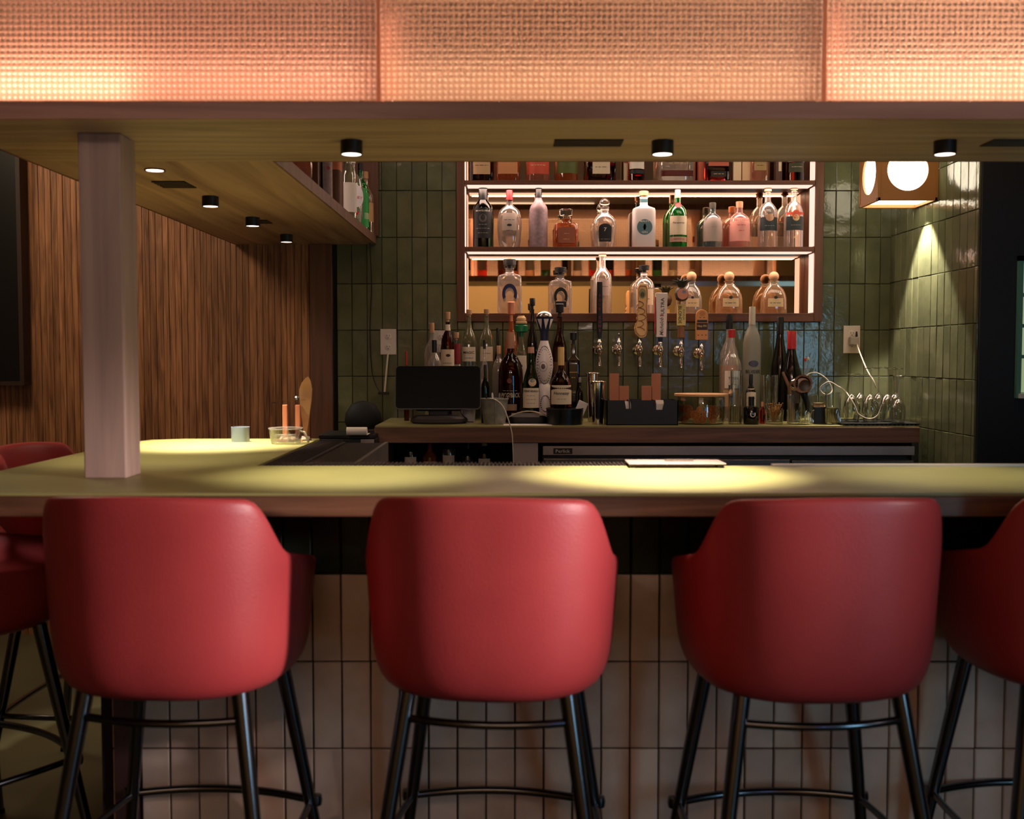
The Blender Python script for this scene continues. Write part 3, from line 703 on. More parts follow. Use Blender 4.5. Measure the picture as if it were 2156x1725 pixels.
# outlets
def outlet(px0, px1, py0, py1, label, rx=0):
    a, b = P(px0, py1, Y=WY-.012), P(px1, py0, Y=WY-.012); t = thing('wall_outlet', ((a[0]+b[0])/2, WY-.009, (a[2]+b[2])/2), label, 'outlet', 'white wall outlets')
    hw_, hh_ = (b[0]-a[0])/2, (b[2]-a[2])/2
    if rx: hw_, hh_ = hw_, hh_
    obj('cover_plate', MB().box(-hw_, hw_, -.007, 0, -hh_, hh_), white_p, t, bevel=.002)
    for z in ((-hh_*.42, hh_*.42) if hh_ > hw_ else (0,)):
        s_ = obj('socket', MB().lathe([(.0165, 0), (.0165, .0015), (.0155, .002), (0, .002)], 24), white_p, t, smooth=True); s_.rotation_euler = (pi/2, 0, 0); s_.location = (0, -.007, z)
        for dx, dy, w_, h_ in ((-.0062, .004, .0022, .008), (.0062, .004, .0022, .007), (0, -.007, .004, .004)):
            obj('slot', MB().box(dx-w_/2, dx+w_/2, dy-h_/2, dy+h_/2, .0018, .0024), blackp, s_)
    return t
outlet(801, 834, 693, 747, 'white double outlet left of the back counter bottles with a cable below')
outlet(1775, 1811, 686, 744, 'white double outlet on the green tiles right of the shelves, cord plugged in')
outlet(913, 945, 696, 742, 'white outlet plate half hidden behind the corked bottles')
def wire(name, pts, r, m, label, n=8):
    o = obj(name, MB().tube(spline(pts, n), r, 8), m, smooth=True); tag(o, label, 'cable'); return o
Q = lambda px, py, y: P(px, py, Y=y)
wire('charging_cable', [Q(817, 744, 5.17), Q(815, 765, 5.15), Q(812, 800, 5.13), Q(810, 826, 5.12)], .0045, cord_w, 'thick pale cable hanging straight from the left outlet')
pb = thing('power_adapter', P(808, 828, Y=5.12), 'small black adapter box at the lower end of the pale cable', 'adapter')
obj('adapter_body', MB().box(-.026, .026, -.012, .012, -.006, .006), blackp, pb, bevel=.002)
wire('black_cable', [Q(778, 470, 5.05), Q(779, 520, 5.12), Q(782, 600, 5.17), Q(779, 700, 5.17), Q(783, 780, 5.17), Q(792, 812, 5.16), Q(800, 826, 5.14)], .0022, blackp, 'thin black cable hanging down the tiles from the wing cabinet')
wire('white_cable', [Q(1800, 706, 5.165), Q(1806, 730, 5.13), Q(1818, 762, 5.0), Q(1828, 784, 4.95), Q(1838, 800, 4.92), Q(1845, 818, 4.93)], .0028, cord_w, 'white cord running from the right outlet down towards the glasses')
wire('looped_cable', [Q(1696, 793, 4.72), Q(1706, 786, 4.74), Q(1722, 786, 4.76), Q(1742, 800, 4.77), Q(1752, 822, 4.77), Q(1742, 831, 4.75), Q(1730, 826, 4.74), Q(1728, 815, 4.74), Q(1745, 804, 4.73), Q(1762, 812, 4.73), Q(1778, 822, 4.70), Q(1790, 838, 4.655), Q(1800, 855, 4.645), Q(1808, 872, 4.64), Q(1830, 882, 4.64), Q(1848, 874, 4.64), Q(1856, 852, 4.64)], .0024, cord_w, 'thin white cord looping in curls over the small glasses')
pg = thing('power_plug', P(1797, 715, Y=5.17), 'small clear power plug in the lower half of the right outlet', 'plug')
obj('plug_body', MB().box(-.022, .018, -.03, .008, -.026, .012), pc(170, 158, 146, .4), pg, bevel=.003)
obj('cord_grip', MB().lathe([(.006, 0), (.005, .018), (.0035, .03)], 14, o=(.008, -.02, .008)), blackp, pg, smooth=True)

# ------------------------------------------------------------------ bottles
PR = dict(
 std=[(.9,0),(1,.015),(1,.56),(.94,.63),(.70,.69),(.42,.745),(.34,.80),(.33,.93)],
 slim=[(.9,0),(1,.015),(1,.60),(.9,.66),(.55,.73),(.36,.78),(.33,.84),(.33,.93)],
 burg=[(.9,0),(1,.015),(1,.42),(.95,.52),(.74,.63),(.5,.73),(.38,.82),(.36,.93)],
 oval=[(.70,0),(.78,.015),(.93,.16),(1,.36),(.97,.52),(.82,.64),(.55,.70),(.32,.735),(.26,.80),(.28,.88)],
 square=[(.96,0),(1,.02),(1,.64),(.94,.69),(.42,.735),(.33,.76),(.32,.90)],
 squat=[(.95,0),(1,.02),(1,.58),(.9,.63),(.4,.655),(.34,.68),(.34,.84)],
 round=[(.9,0),(1,.015),(1,.50),(.97,.58),(.85,.655),(.6,.715),(.34,.755),(.30,.80),(.30,.93)],
 facet=[(.78,0),(.84,.02),(1,.42),(.97,.55),(.72,.63),(.42,.685),(.34,.72),(.36,.82)],
 patron=[(.96,0),(1,.02),(.97,.34),(.90,.46),(.70,.585),(.44,.665),(.34,.71),(.34,.80)],
 globe=[(.86,0),(.95,.02),(1,.30),(1,.60),(.97,.68),(.86,.74),(.62,.79),(.36,.83),(.28,.87),(.27,.93)],
 box=[(1,0),(1,.999)],
 bell=[(.9,0),(.97,.02),(1,.30),(1,.46),(.92,.54),(.62,.62),(.36,.68),(.27,.73),(.26,.93)],
 ceramic=[(.86,0),(.90,.02),(.98,.10),(1.0,.22),(.90,.33),(.58,.40),(.66,.43),(.86,.50),(.98,.58),(.94,.67),(.72,.76),(.50,.83),(.44,.86)],
)
def interp(p, z):
    for (r0, z0), (r1, z1) in zip(p, p[1:]):
        if z0 <= z <= z1: return r0 + (r1-r0)*(z-z0)/max(1e-6, z1-z0)
    return p[-1][0]
def front_map(polys2d, prof, hw, H, sq, dr, off):
    out = []
    for x, z in polys2d:
        r = interp(prof, z/H)*hw; t_ = max(0, 1-(abs(x)/r)**sq) if abs(x) < r else 0
        out.append((x, -(r*dr*t_**(1/sq)) - off, z))
    return out
def disc2d(cx, cz, rx, rz, rings=3, n=24):
    vs = [(cx, cz)]; fs = []
    for k in range(1, rings+1):
        for i in range(n): vs.append((cx + rx*k/rings*cos(2*pi*i/n), cz + rz*k/rings*sin(2*pi*i/n)))
    for i in range(n): fs.append((0, 1+i, 1+(i+1) % n))
    for k in range(rings-1):
        for i in range(n): a = 1+k*n+i; b = 1+k*n+(i+1) % n; fs.append((a, a+n, b+n, b))
    return vs, fs
BASE = {'c': ZT, 's1': iz0, 's2': SH[0][1], 's3': SH[1][1], 'w': SZ1, 'u': .82}
def bottle(px0, px1, yt, Y, base, prof, glass, cap, label, labels=(), texts=(), discs=(), sq=2, dr=1, name='liquor_bottle', grp=None, rz=0, cat='bottle', x=None, hgt=None, wid=None, bands=()):
    pm_ = (px0+px1)/2; top = P(pm_, yt, Y=Y) if x is None else (x, Y, BASE[base]+hgt)
    hw_ = (px1-px0)/2/F*Y*1.0 if wid is None else wid/2; z0 = BASE[base]; H = top[2]-z0
    t = thing(name, (top[0], Y, z0), label, cat, grp, rz)
    p = PR[prof]; ct = cap[2] if cap and len(cap) > 2 else .90     # glass ends / cap starts
    pts = [(r*hw_, z*H) for r, z in p if z < ct or p is PR['box']]
    if cap: pts.append((interp(p, ct)*hw_, ct*H)); pts += [(pts[-1][0]*1.15, ct*H), (pts[-1][0]*1.15, ct*H+.004)] if cap[0] in ('cork', 'tee', 'ball') else []
    elif p is not PR['box']: pts += [(interp(p, .97)*hw_, .975*H), (interp(p, .97)*hw_*1.2, .98*H), (interp(p, .97)*hw_*1.2, H)]
    seg = 32 if sq == 2 else 40
    pts = [(0, 0)] + pts + [(0, pts[-1][1])]
    obj('glass_body', MB().lathe(pts, seg, sq, dr), G[glass], t, smooth=True, angle=35)
    if cap:
        k_, cm = cap[0], cap[1]; rn = interp(p, ct)*hw_; z = ct*H; h = H - z
        if k_ == 'cyl': q = [(0, z-.5*h*.2), (rn*1.12, z-.1*h), (rn*1.12, H-.001), (rn*1.02, H), (0, H)]
        elif k_ == 'long': q = [(0, z), (rn*1.08, z), (rn*1.02, H-.003), (rn*.95, H), (0, H)]
        elif k_ == 'cork': q = [(0, z), (rn*.75, z+.0041), (rn*.82, z+.3*h), (rn*1.25, z+.35*h), (rn*1.3, H-.001), (rn*1.15, H), (0, H)]
        elif k_ == 'tee': q = [(0, z), (rn*.7, z+.0041), (rn*.7, z+.35*h), (rn*1.6, z+.4*h), (rn*1.7, H-.002), (rn*1.5, H), (0, H)]
        elif k_ == 'ball':
            rb = h*.5; q = [(0, z), (rn*.8, z+.0041)] + [(max(.0005, rb*sin(a)), z + h - rb - rb*cos(a)) for a in [pi*(.22+.78*i/10) for i in range(11)]]
        obj('stopper' if k_ in ('ball', 'tee', 'cork') else 'cap', MB().lathe(q, 24), cm, t, smooth=True, angle=45)
    for (a, b, hwf, m_) in labels:                 # patch over |x| < hwf*r, between z fractions
        n_ = 14; rows = max(2, int((b-a)*12)); mb = MB()
        for j in range(rows+1):
            zz = (a+(b-a)*j/rows)*H; r = interp(p, zz/H)*hw_
            for i in range(n_+1):
                ang = math.asin(min(1, hwf))*(2*i/n_-1)
                c_, s_ = cos(ang), sin(ang); 
                if sq > 2: xx = hwf*(2*i/n_-1); yy = (max(0, 1-abs(xx)**sq))**(1/sq)
                else: xx, yy = s_, c_
                mb.v.append((xx*r, -yy*r*dr - .0009, zz))
        for j in range(rows):
            for i in range(n_): a_ = j*(n_+1)+i; mb.f.append((a_, a_+1, a_+n_+2, a_+n_+1))
        obj('label', mb, m_, t, smooth=True, angle=180)
    for (a, b, m_) in bands:
        mb = MB().lathe([(interp(p, zz)*hw_+.0008, zz*H) for zz in (a, (a+b)/2, b)], seg, sq, dr); mb.f = mb.f[:-2]
        obj('band', mb, m_, t, smooth=True)
    for (cx, cz, rx, rzz, m_) in discs:
        vs, fs = disc2d(cx*hw_, cz*H, rx*hw_, rzz*hw_); obj('emblem', MB().add(front_map(vs, p, hw_, H, sq, dr, .0014), fs), m_, t)
    for tx in texts:
        s_, cz, wf, m_ = tx[:4]
        if s_ == '~':
            mb = MB(); x_ = -wf*hw_; rr = random.Random(int(cz*1000)+int(px0)); zz = cz*H
            while x_ < wf*hw_*.92:
                l_ = min(rr.uniform(.12, .34)*hw_, wf*hw_-x_); mb.add(front_map([(x_, zz-.0012), (x_+l_, zz-.0012), (x_+l_, zz+.0012), (x_, zz+.0012)], p, hw_, H, sq, dr, .0017), [(0, 1, 2, 3)]); x_ += l_ + .07*hw_
            obj('print_line', mb, m_, t); continue
        hh_ = tx[4]*H if len(tx) > 4 else None
        vs, fs = textmesh(s_, wf*2*hw_, hh_, tx[5] if len(tx) > 5 else 0)
        if vs: obj('lettering', MB().add(front_map([(a, b+cz*H) for a, b in vs], p, hw_, H, sq, dr, .0019), fs), m_, t)
    return t
blk, dk = pc(18, 18, 18, .4), pc(30, 30, 34, .5)
crm, wht, tan, gry = pc(226, 208, 180, .7), pc(235, 225, 215, .6), pc(206, 170, 130, .7), pc(150, 140, 132, .6)
gold, redp, redd = pc(210, 168, 90, .35, .6), pc(190, 40, 42, .45), pc(140, 30, 36, .5)
SY = 5.27
g3, g2, g1 = 'bottles on the top lit shelf', 'bottles on the middle lit shelf', 'bottles on the bottom lit shelf'
# top shelf (only the lower halves show)
bottle(990, 1039, 270, SY, 's3', 'square', 'brown', ('cyl', blk), 'dark amber square bottle with tan label, first on the top shelf', [(.14,.40,.72,tan),(.47,.60,.72,blk)], [('~', .30, .55, dk), ('~', .54, .5, crm)], sq=5, dr=.7, grp=g3)
bottle(1044, 1094, 280, SY, 's3', 'square', 'amber', ('cork', cork), 'pale orange square bottle beside the dark amber one on the top shelf', [(.16,.62,.80,pc(214,150,104,.7))], [('~', .45, .35, redd)], sq=5, dr=.7, grp=g3)
bottle(1108, 1157, 272, SY, 's3', 'std', 'rose', ('cyl', redd), 'round bottle with broad coral red label on the top shelf', [(.14,.56,.93,pc(206,84,62,.6))], [('~', .42, .75, redd), ('~', .30, .6, crm)], grp=g3)
bottle(1171, 1217, 275, SY, 's3', 'std', 'amber', ('cyl', blk), 'round bottle with wide dark green label on the top shelf', [(.16,.50,.93,pc(84,96,44,.6))], [('~', .40, .5, tan)], grp=g3)
bottle(1234, 1296, 278, SY, 's3', 'squat', 'brown', ('tee', blk), 'wide dark red brown bottle with slim cream label on the top shelf', [(.16,.40,.58,crm),(.5,.6,.8,redd)], [('~', .29, .4, dk)], sq=6, dr=.5, grp=g3)
c_ = thing('bottle_carton', (P(1317,370,Y=5.30)[0], 5.30, BASE['s3']), 'narrow cream carton left of the whiskey bottle with white label', 'box', g3)
obj('carton', MB().box(-.010, .010, -.02, .02, 0, .26), G['cream'], c_, bevel=.001); obj('printed_band', MB().box(-.0102, .0102, -.0204, -.02, .10, .16), redd, c_)
bottle(1322, 1358, 270, SY, 's3', 'slim', 'red', ('cyl', blk), 'slender ruby bottle with white upper label beside the cream carton', [(.24,.60,.85,wht),(.15,.22,.85,dk)], [('~', .40, .7, dk)], grp=g3)
bottle(1387, 1460, 272, SY, 's3', 'squat', 'clear', ('ball', G['cglass'], .84), 'widest clear decanter with a dark liquor layer, middle of the top shelf', [(.10,.21,.92,pc(84,22,22,.3)),(.42,.50,.4,dk)], [('~', .34, .5, tan)], sq=4, dr=.55, grp=g3)
c_ = thing('bottle_carton', (P(1475,370,Y=5.31)[0], 5.31, BASE['s3']), 'coral cardboard carton behind the copper coloured bottle on the top shelf', 'box', g3)
obj('carton', MB().box(-.012, .012, -.02, .02, 0, .27), pc(206, 104, 80, .6), c_, bevel=.001); obj('printed_band', MB().box(-.0122, .0122, -.0204, -.02, .12, .2), redd, c_)
bottle(1484, 1537, 276, SY, 's3', 'square', 'red', ('cyl', copper), 'copper red square bottle with small black plate on the top shelf', [(.10,.20,.6,blk),(.30,.62,.8,pc(196,96,72,.5))], [('~', .15, .4, tan)], sq=5, dr=.7, grp=g3)
for i, (px, col) in enumerate(((1550, G['cream']), (1569, pc(226, 190, 150, .7)))):
    c_ = thing('bottle_carton', (P(px,370,Y=5.29)[0], 5.29, BASE['s3']), ['tall cream gift carton, left of the pair on the top shelf', 'beige gift carton, right of the pair on the top shelf'][i], 'box', g3)
    obj('carton', MB().box(-.0195, .0195, -.025, .025, 0, .27), col, c_, bevel=.001); obj('printed_band', MB().box(-.0197, .0197, -.0255, -.025, .12, .19), tan, c_)
bottle(1581, 1617, 272, SY, 's3', 'square', 'rose', ('cork', cork), 'clear pinkish square bottle with olive label on the top shelf', [(.22,.40,.7,pc(170,140,90,.6))], [('~', .31, .4, dk)], sq=5, dr=.7, grp=g3)
c_ = thing('bottle_carton', (P(1638,370,Y=5.30)[0], 5.30, BASE['s3']), 'dark carton with white patch near the right end of the top shelf', 'box', g3)
obj('carton', MB().box(-.016, .016, -.02, .02, 0, .27), pc(84, 58, 44, .6), c_, bevel=.001); obj('printed_band', MB().box(-.002, .012, -.0204, -.02, .06, .24), crm, c_)
bottle(1655, 1694, 274, SY, 's3', 'std', 'brown', ('cyl', blk), 'dark liquor bottle with black label below white one, last on the top shelf', [(.38,.60,.85,wht),(.18,.36,.8,pc(52,56,34,.6))], [('~', .28, .55, tan)], grp=g3)
# middle shelf
bottle(996, 1038, 389, SY, 's2', 'slim', 'dkgreen', ('long', blk, .76), 'smoky bottle with tall black label and white lettering on the middle shelf', [(.15,.62,.86,dk)], [('MONTELOBOS', .575, .68, wht, .026), ('~', .36, .4, gry), ('~', .30, .66, gry), ('~', .23, .5, gry)], [(0,.46,.38,.42,pc(90,88,84,.6)),(0,.47,.22,.3,dk)], grp=g2)
bottle(1047, 1098, 401, SY, 's2', 'oval', 'clear', ('long', redd, .83), 'clear egg shaped bottle with a red cap and pale script label', [(.30,.60,.6,pc(190,172,160,.6))], [('~', .48, .42, dk), ('~', .30, .25, dk)], [(0,.39,.2,.1,dk)], dr=.6, grp=g2)
bottle(1115, 1153, 390, SY, 's2', 'slim', 'lilac', ('long', blk, .80), 'matt lilac grey bottle with black neck on the middle shelf', [], [], grp=g2)
bottle(1167, 1217, 441, SY, 's2', 'squat', 'amber', ('tee', G['cglass'], .74), 'small square amber decanter with a cut glass stopper', [(.12,.52,.72,pc(150,84,60,.5))], [('~', .36, .2, tan), ('~', .22, .25, tan)], sq=6, dr=.7, grp=g2)
bottle(1249, 1297, 417, SY, 's2', 'facet', 'clear', ('ball', G['cglass'], .80), 'faceted clear bottle with black arched label numbered 7 and glass ball stopper', [(.12,.36,.58,dk)], [('7', .36, .12, wht, .07), ('~', .17, .4, gry)], [(0,.38,.56,.42,dk)], sq=2.6, dr=.8, grp=g2, bands=[(.745,.775,wht)])
bottle(1332, 1379, 403, SY, 's2', 'square', 'white', ('cork', cork, .88), 'glossy white square bottle with a round teal emblem on the middle shelf', [], [('MALFY', .46, .42, wht, .03), ('GIN', .27, .25, wht, .03)], [(0,.36,.68,.68,pc(86,120,132,.5)),(0,.36,.26,.26,pc(120,150,156,.5)),(0,.36,.16,.16,pc(60,90,104,.5))], sq=7, dr=.8, grp=g2, bands=[(.80,.86,pc(70,110,120,.5))])
bottle(1407, 1447, 400, SY, 's2', 'round', 'green', ('long', pc(196,168,150,.4,.3), .86), 'bright green gin bottle with a cream label on the middle shelf', [(.22,.54,.88,crm),(.10,.185,.88,pc(196,150,130,.6))], [('Tanqueray', .42, .62, dk, .035, .3), ('LONDON DRY GIN', .145, .6, dk)], [(0,.73,.36,.3,redd)], grp=g2)
bottle(1480, 1521, 427, SY, 's2', 'round', 'blue', ('cyl', pc(70,66,58,.5), .88), 'round shouldered bottle with plain grey label and blue glass foot', [(.14,.66,.97,pc(178,160,152,.7))], [('~', .45, .3, gry)], grp=g2)
bottle(1535, 1579, 425, SY, 's2', 'round', 'pink', ('cyl', copper, .88), 'round shouldered pink gin bottle next to the grey labelled one', [(.14,.64,.97,pc(246,170,158,.7))], [('~', .48, .4, redp), ('~', .36, .25, redp)], grp=g2)
bottle(1597, 1637, 395, SY, 's2', 'round', 'clear', ('cork', cork, .90), 'clear domed bottle with black and copper label, second from the right end', [(.28,.50,.90,pc(40,52,54,.5))], [('~', .56, .5, gry), ('~', .36, .5, gry)], [(0,.49,.42,.36,pc(196,150,118,.4,.4))], grp=g2)
bottle(1652, 1692, 392, SY, 's2', 'round', 'clear', ('cork', cork, .90), 'clear domed bottle with red arched lettering, last on the middle shelf', [(.28,.50,.90,pc(40,52,54,.5)),(.53,.57,.9,pc(206,70,50,.5))], [('~', .36, .5, gry)], [(0,.53,.42,.5,pc(206,80,58,.5)),(0,.48,.36,.34,pc(206,170,118,.4,.4))], grp=g2)
# bottom shelf
def horseshoe(t, hw_, H, cz, col):
    vs = []; fs = []; N = 18
    for i in range(N+1):
        a = -pi*.18 + (pi*1.36)*i/N
        for r in (.62, .38): vs.append((cos(a)*r*hw_, cz*H + sin(a)*r*hw_*1.35))
    for i in range(N): fs.append((2*i, 2*i+1, 2*i+3, 2*i+2))
    obj('emblem', MB().add([(x, -hw_*.8-.0016, z) for x, z in vs], fs), col, t)
t = bottle(1048, 1098, 546, SY, 's1', 'square', 'clear', ('tee', blk, .82), 'large clear square bottle with a blue horseshoe emblem on the bottom shelf', [], [], sq=7, dr=.8, grp=g1)
horseshoe(t, 25/F*SY, P(1073,546,Y=SY)[2]-iz0, .36, pc(34,42,86,.5))
t = bottle(1157, 1203, 563, SY, 's1', 'square', 'clear', ('tee', blk, .82), 'clear square bottle with a black horseshoe emblem on the bottom shelf', [(.14,.26,.5,dk)], [], sq=7, dr=.8, grp=g1)
horseshoe(t, 23/F*SY, P(1180,563,Y=SY)[2]-iz0, .36, pc(24,24,24,.5))
bottle(1249, 1288, 535, SY, 's1', 'slim', 'clear', ('cork', cork, .93), 'tall slender clear bottle behind the black beer tap handle', [(.30,.56,.7,pc(196,170,160,.6))], [('~', .45, .5, dk)], grp=g1)
bottle(1334, 1378, 559, SY, 's1', 'round', 'clear', ('tee', blk, .84), 'clear round bottle with a black stopper behind the carved tap handle', [(.18,.50,.8,pc(226,200,170,.6))], [('~', .3, .5, dk)], grp=g1, bands=[(.79,.83,wht)])
for (a, b, yt, ds) in ((1434, 1478, 572, 'tequila bottle with ball cork behind the pineapple tap handle'), (1508, 1563, 572, 'tequila bottle with ball cork, alone near the middle of the bottom shelf right half'), (1603, 1656, 572, 'rose tinted tequila bottle with ball cork, last on the bottom shelf')):
    bottle(a, b, yt, SY, 's1', 'patron', 'gold' if a != 1434 else 'clear', ('ball', cork, .76), ds, [(.16,.36,.62,pc(226,196,150,.6))], [('~', .25, .45, dk)], [(0,.38,.14,.12,dk)], sq=3, dr=.75, grp=g1)
# back counter bottles, left cluster
gc = 'bottles on the back counter'
bottle(893, 926, 680, 5.02, 'c', 'globe', 'clear', ('long', cork, .90), 'clear flask bottle with a thin corked neck left of the white necked whiskey', grp=gc)
bottle(899, 930, 716, 4.90, 'c', 'globe', 'clear', ('cyl', blk, .86), 'low round clear flask with black stopper behind the payment screen', grp=gc)
bottle(927, 958, 657, 4.98, 'c', 'globe', 'brown', ('cork', cork, .90), 'dark whiskey bottle with cream neck band and cork behind the screen', [(.50,.655,.90,crm)], [('~', .53, .6, dk)], [(.1,.60,.3,.2,dk)], grp=gc, bands=[(.83,.885,crm)])
bottle(948, 973, 700, 5.10, 'c', 'std', 'olive', ('cork', cork, .90), 'small corked olive bottle behind the red capped one', grp=gc)
bottle(951, 975, 724, 4.86, 'c', 'slim', 'clear', ('long', redd, .74), 'slim clear bottle with long red wax cap beside the screen', grp=gc)
bottle(970, 1005, 652, 5.06, 'c', 'globe', 'olive', ('cork', cork, .93), 'round flask bottle with long neck and cork, left of the twin pair', [(.53,.66,.8,crm)], [('MAGIC', .61, .65, dk), ('~', .56, .5, dk)], grp=gc)
bottle(1008, 1041, 651, 5.06, 'c', 'globe', 'olive', ('cork', cork, .93), 'round flask bottle with long neck and cork, right of the twin pair', [(.53,.66,.8,crm)], [('~', .60, .5, dk)], grp=gc)
bottle(1012, 1028, 716, 4.90, 'c', 'slim', 'clear', ('cyl', blk, .90), 'slim bottle with black cap standing right of the payment screen', [(.30,.52,.9,crm)], [('~', .4, .5, redd)], grp=gc)
bottle(1013, 1030, 768, 4.80, 'c', 'slim', 'dkgreen', ('cyl', blk, .88), 'short dark green bottle against the grey metal bucket', grp=gc)
bottle(1040, 1056, 691, 5.12, 'c', 'slim', 'black', ('cyl', blk, .9), 'thin black bottle against the tiles behind the amber bottles', grp=gc)
bottle(1036, 1064, 728, 5.02, 'c', 'globe', 'clear', ('cyl', cork, .9), 'clear round bottle behind the dark bourbon bottle', grp=gc)
bottle(1062, 1091, 636, 5.06, 'c', 'slim', 'amber', ('tee', copper, .83), 'tall amber bottle with a large orange stopper', [(.2,.5,.85,pc(120,60,40,.6))], [('~', .4, .5, tan)], grp=gc)
bottle(1049, 1101, 700, 4.90, 'c', 'round', 'brown', ('long', pc(170,120,90,.5), .82), 'big dark bourbon bottle with white lettering in front of the amber one', [(.13,.20,.5,pc(170,140,110,.6))], [('PIGGYBACK', .30, .74, crm, .05, .1), ('~', .35, .62, gry)], [(-.1,.46,.2,.2,pc(120,50,34,.6))], grp=gc)
GB = bottle(1085, 1110, 665, 5.00, 'c', 'std', 'olive', ('tee', gold, .88), 'pale bottle with green collar and cream label left of the ceramic bottle', [(.24,.62,.9,crm)], [('~', .32, .6, dk)], [(-.1,.52,.3,.3,pc(30,40,60,.6))], grp=gc, bands=[(.80,.87,pc(16,100,56,.4))])
bottle(1110, 1132, 628, 5.10, 'c', 'slim', 'black', ('tee', blk, .9), 'tall black bottle with flared stopper behind the green bitters bottle', grp=gc)
bottle(1100, 1136, 731, 4.82, 'c', 'burg', 'dkgreen', ('long', pc(196,140,110,.5), .92), 'dark green bitters bottle with cream label in front of the ceramic bottle', [(.20,.46,.93,crm)], [('FERNET-BRANCA', .42, .8, dk, .03), ('~', .36, .5, gry), ('~', .31, .6, gry), ('~', .26, .5, gry)], [(.15,.535,.46,.46,pc(214,180,140,.6)),(.15,.56,.28,.22,pc(70,110,120,.6))], grp=gc)
gh_ = P(1097, 700, Y=5.0)[2]-ZT; gr_ = 14/F*5.0
obj('green_collar', MB().lathe([(gr_*.6, gh_), (gr_, gh_+.004), (gr_, gh_+.030), (gr_*.7, gh_+.036), (gr_*.5, gh_+.05)], 24), pc(16,110,60,.4), GB, smooth=True)
obj('cork_disc', MB().lathe([(gr_*.5, gh_+.038), (gr_*.85, gh_+.041), (gr_*.85, gh_+.05), (gr_*.6, gh_+.054), (gr_*.75, gh_+.058), (gr_*.7, gh_+.068), (gr_*.4, gh_+.076)], 24), pc(220,180,130,.5), GB, smooth=True)
# blue and white ceramic bottle with silver ball stopper
t = bottle(1127, 1165, 690, 4.94, 'c', 'ceramic', 'white', None, 'white ceramic tequila bottle painted in navy blue with silver ball stopper', grp=gc)
Hc = P(1146, 690, Y=4.94)[2] - ZT; hwc = 19/F*4.94; Ht = P(1146, 655, Y=4.94)[2] - ZT
navy = pc(28, 34, 60, .4)
obj('neck', MB().lathe([(hwc*.44, Hc*.85), (hwc*.46, Hc*.95), (hwc*.72, Hc*1.03), (hwc*1.0, Hc*1.10), (hwc*1.02, Hc*1.115), (0, Hc*1.115)], 28), navy, t, smooth=True)
obj('stopper', MB().lathe([(hwc*.95, Hc*1.115)] + [(max(.0004, hwc*.9*cos(a)), Hc*1.115 + (Ht-Hc*1.115)*sin(a)) for a in [pi/2*i/8 for i in range(9)]], 28), steel, t, smooth=True)
for k in range(8):
    a = 2*pi*k/8 + .2; mb = MB()
    for (da, z, r) in ((-.28, 1.09, 1.0), (.28, 1.09, 1.0), (0, .98, .60)):
        mb.v.append((cos(a+da)*hwc*(r+.02), sin(a+da)*hwc*(r+.02), Hc*z))
    mb.f.append((0, 1, 2)); obj('painted_flame', mb, G['white'], t)
pr_ = PR['ceramic']
def wreath(rx, rzz, cx, cz, n_, s_):
    mb = MB()
    for i in range(n_):
        a = 2*pi*i/n_; vs, fs = disc2d(cx + rx*cos(a) + random.uniform(-.0008,.0008), cz + rzz*sin(a), s_*random.uniform(.6, 1.3), s_, 1, 6); mb.add(front_map(vs, pr_, hwc, Hc, 2, 1, .0012), fs)
    o = obj('painted_wreath', mb, navy, t); return o
wreath(hwc*.78, Hc*.20, 0, Hc*.60, 40, .0028); wreath(hwc*.66, Hc*.17, 0, Hc*.60, 26, .0020); wreath(hwc*.5, Hc*.085, .004, Hc*.19, 24, .0028)
for (rx_, col) in ((.48, pc(206,190,178,.4)), (.36, G['white']), (.24, pc(110,90,84,.5))):
    vs, fs = disc2d(-.006, Hc*.585, rx_*hwc, rx_*hwc*1.25); obj('medallion', MB().add(front_map(vs, pr_, hwc, Hc, 2, 1, .0013 + (.5-rx_)*.002), fs), col, t)
bottle(1163, 1194, 640, 5.06, 'c', 'std', 'brown', ('tee', blk, .88), 'tall brown bottle with black stopper right of the ceramic bottle', [(.2,.5,.85,pc(90,60,34,.6))], [], grp=gc)
bottle(1194, 1221, 700, 4.96, 'c', 'square', 'black', ('tee', blk, .86), 'square all black bottle with tiny gold lettering', [], [('~', .55, .6, gold), ('~', .49, .3, gold)], sq=7, dr=.8, grp=gc)
bottle(1158, 1205, 731, 4.80, 'c', 'bell', 'brown', ('long', pc(220,180,110,.4), .76), 'bell shaped cognac bottle with gold neck foil and cream label', [(.25,.50,.90,crm)], [('Hennessy', .39, .7, dk, .055, .2), ('~', .32, .4, gry), ('~', .455, .3, gry)], grp=gc)
bottle(1214, 1228, 795, 4.90, 'c', 'slim', 'black', ('cyl', gry, .9), 'small black bottle beside the steel shakers', grp=gc)
bottle(850, 861, 740, 4.95, 'c', 'slim', 'red', ('long', redp, .80), 'small red sauce bottle peeking out behind the left of the screen', grp=gc)
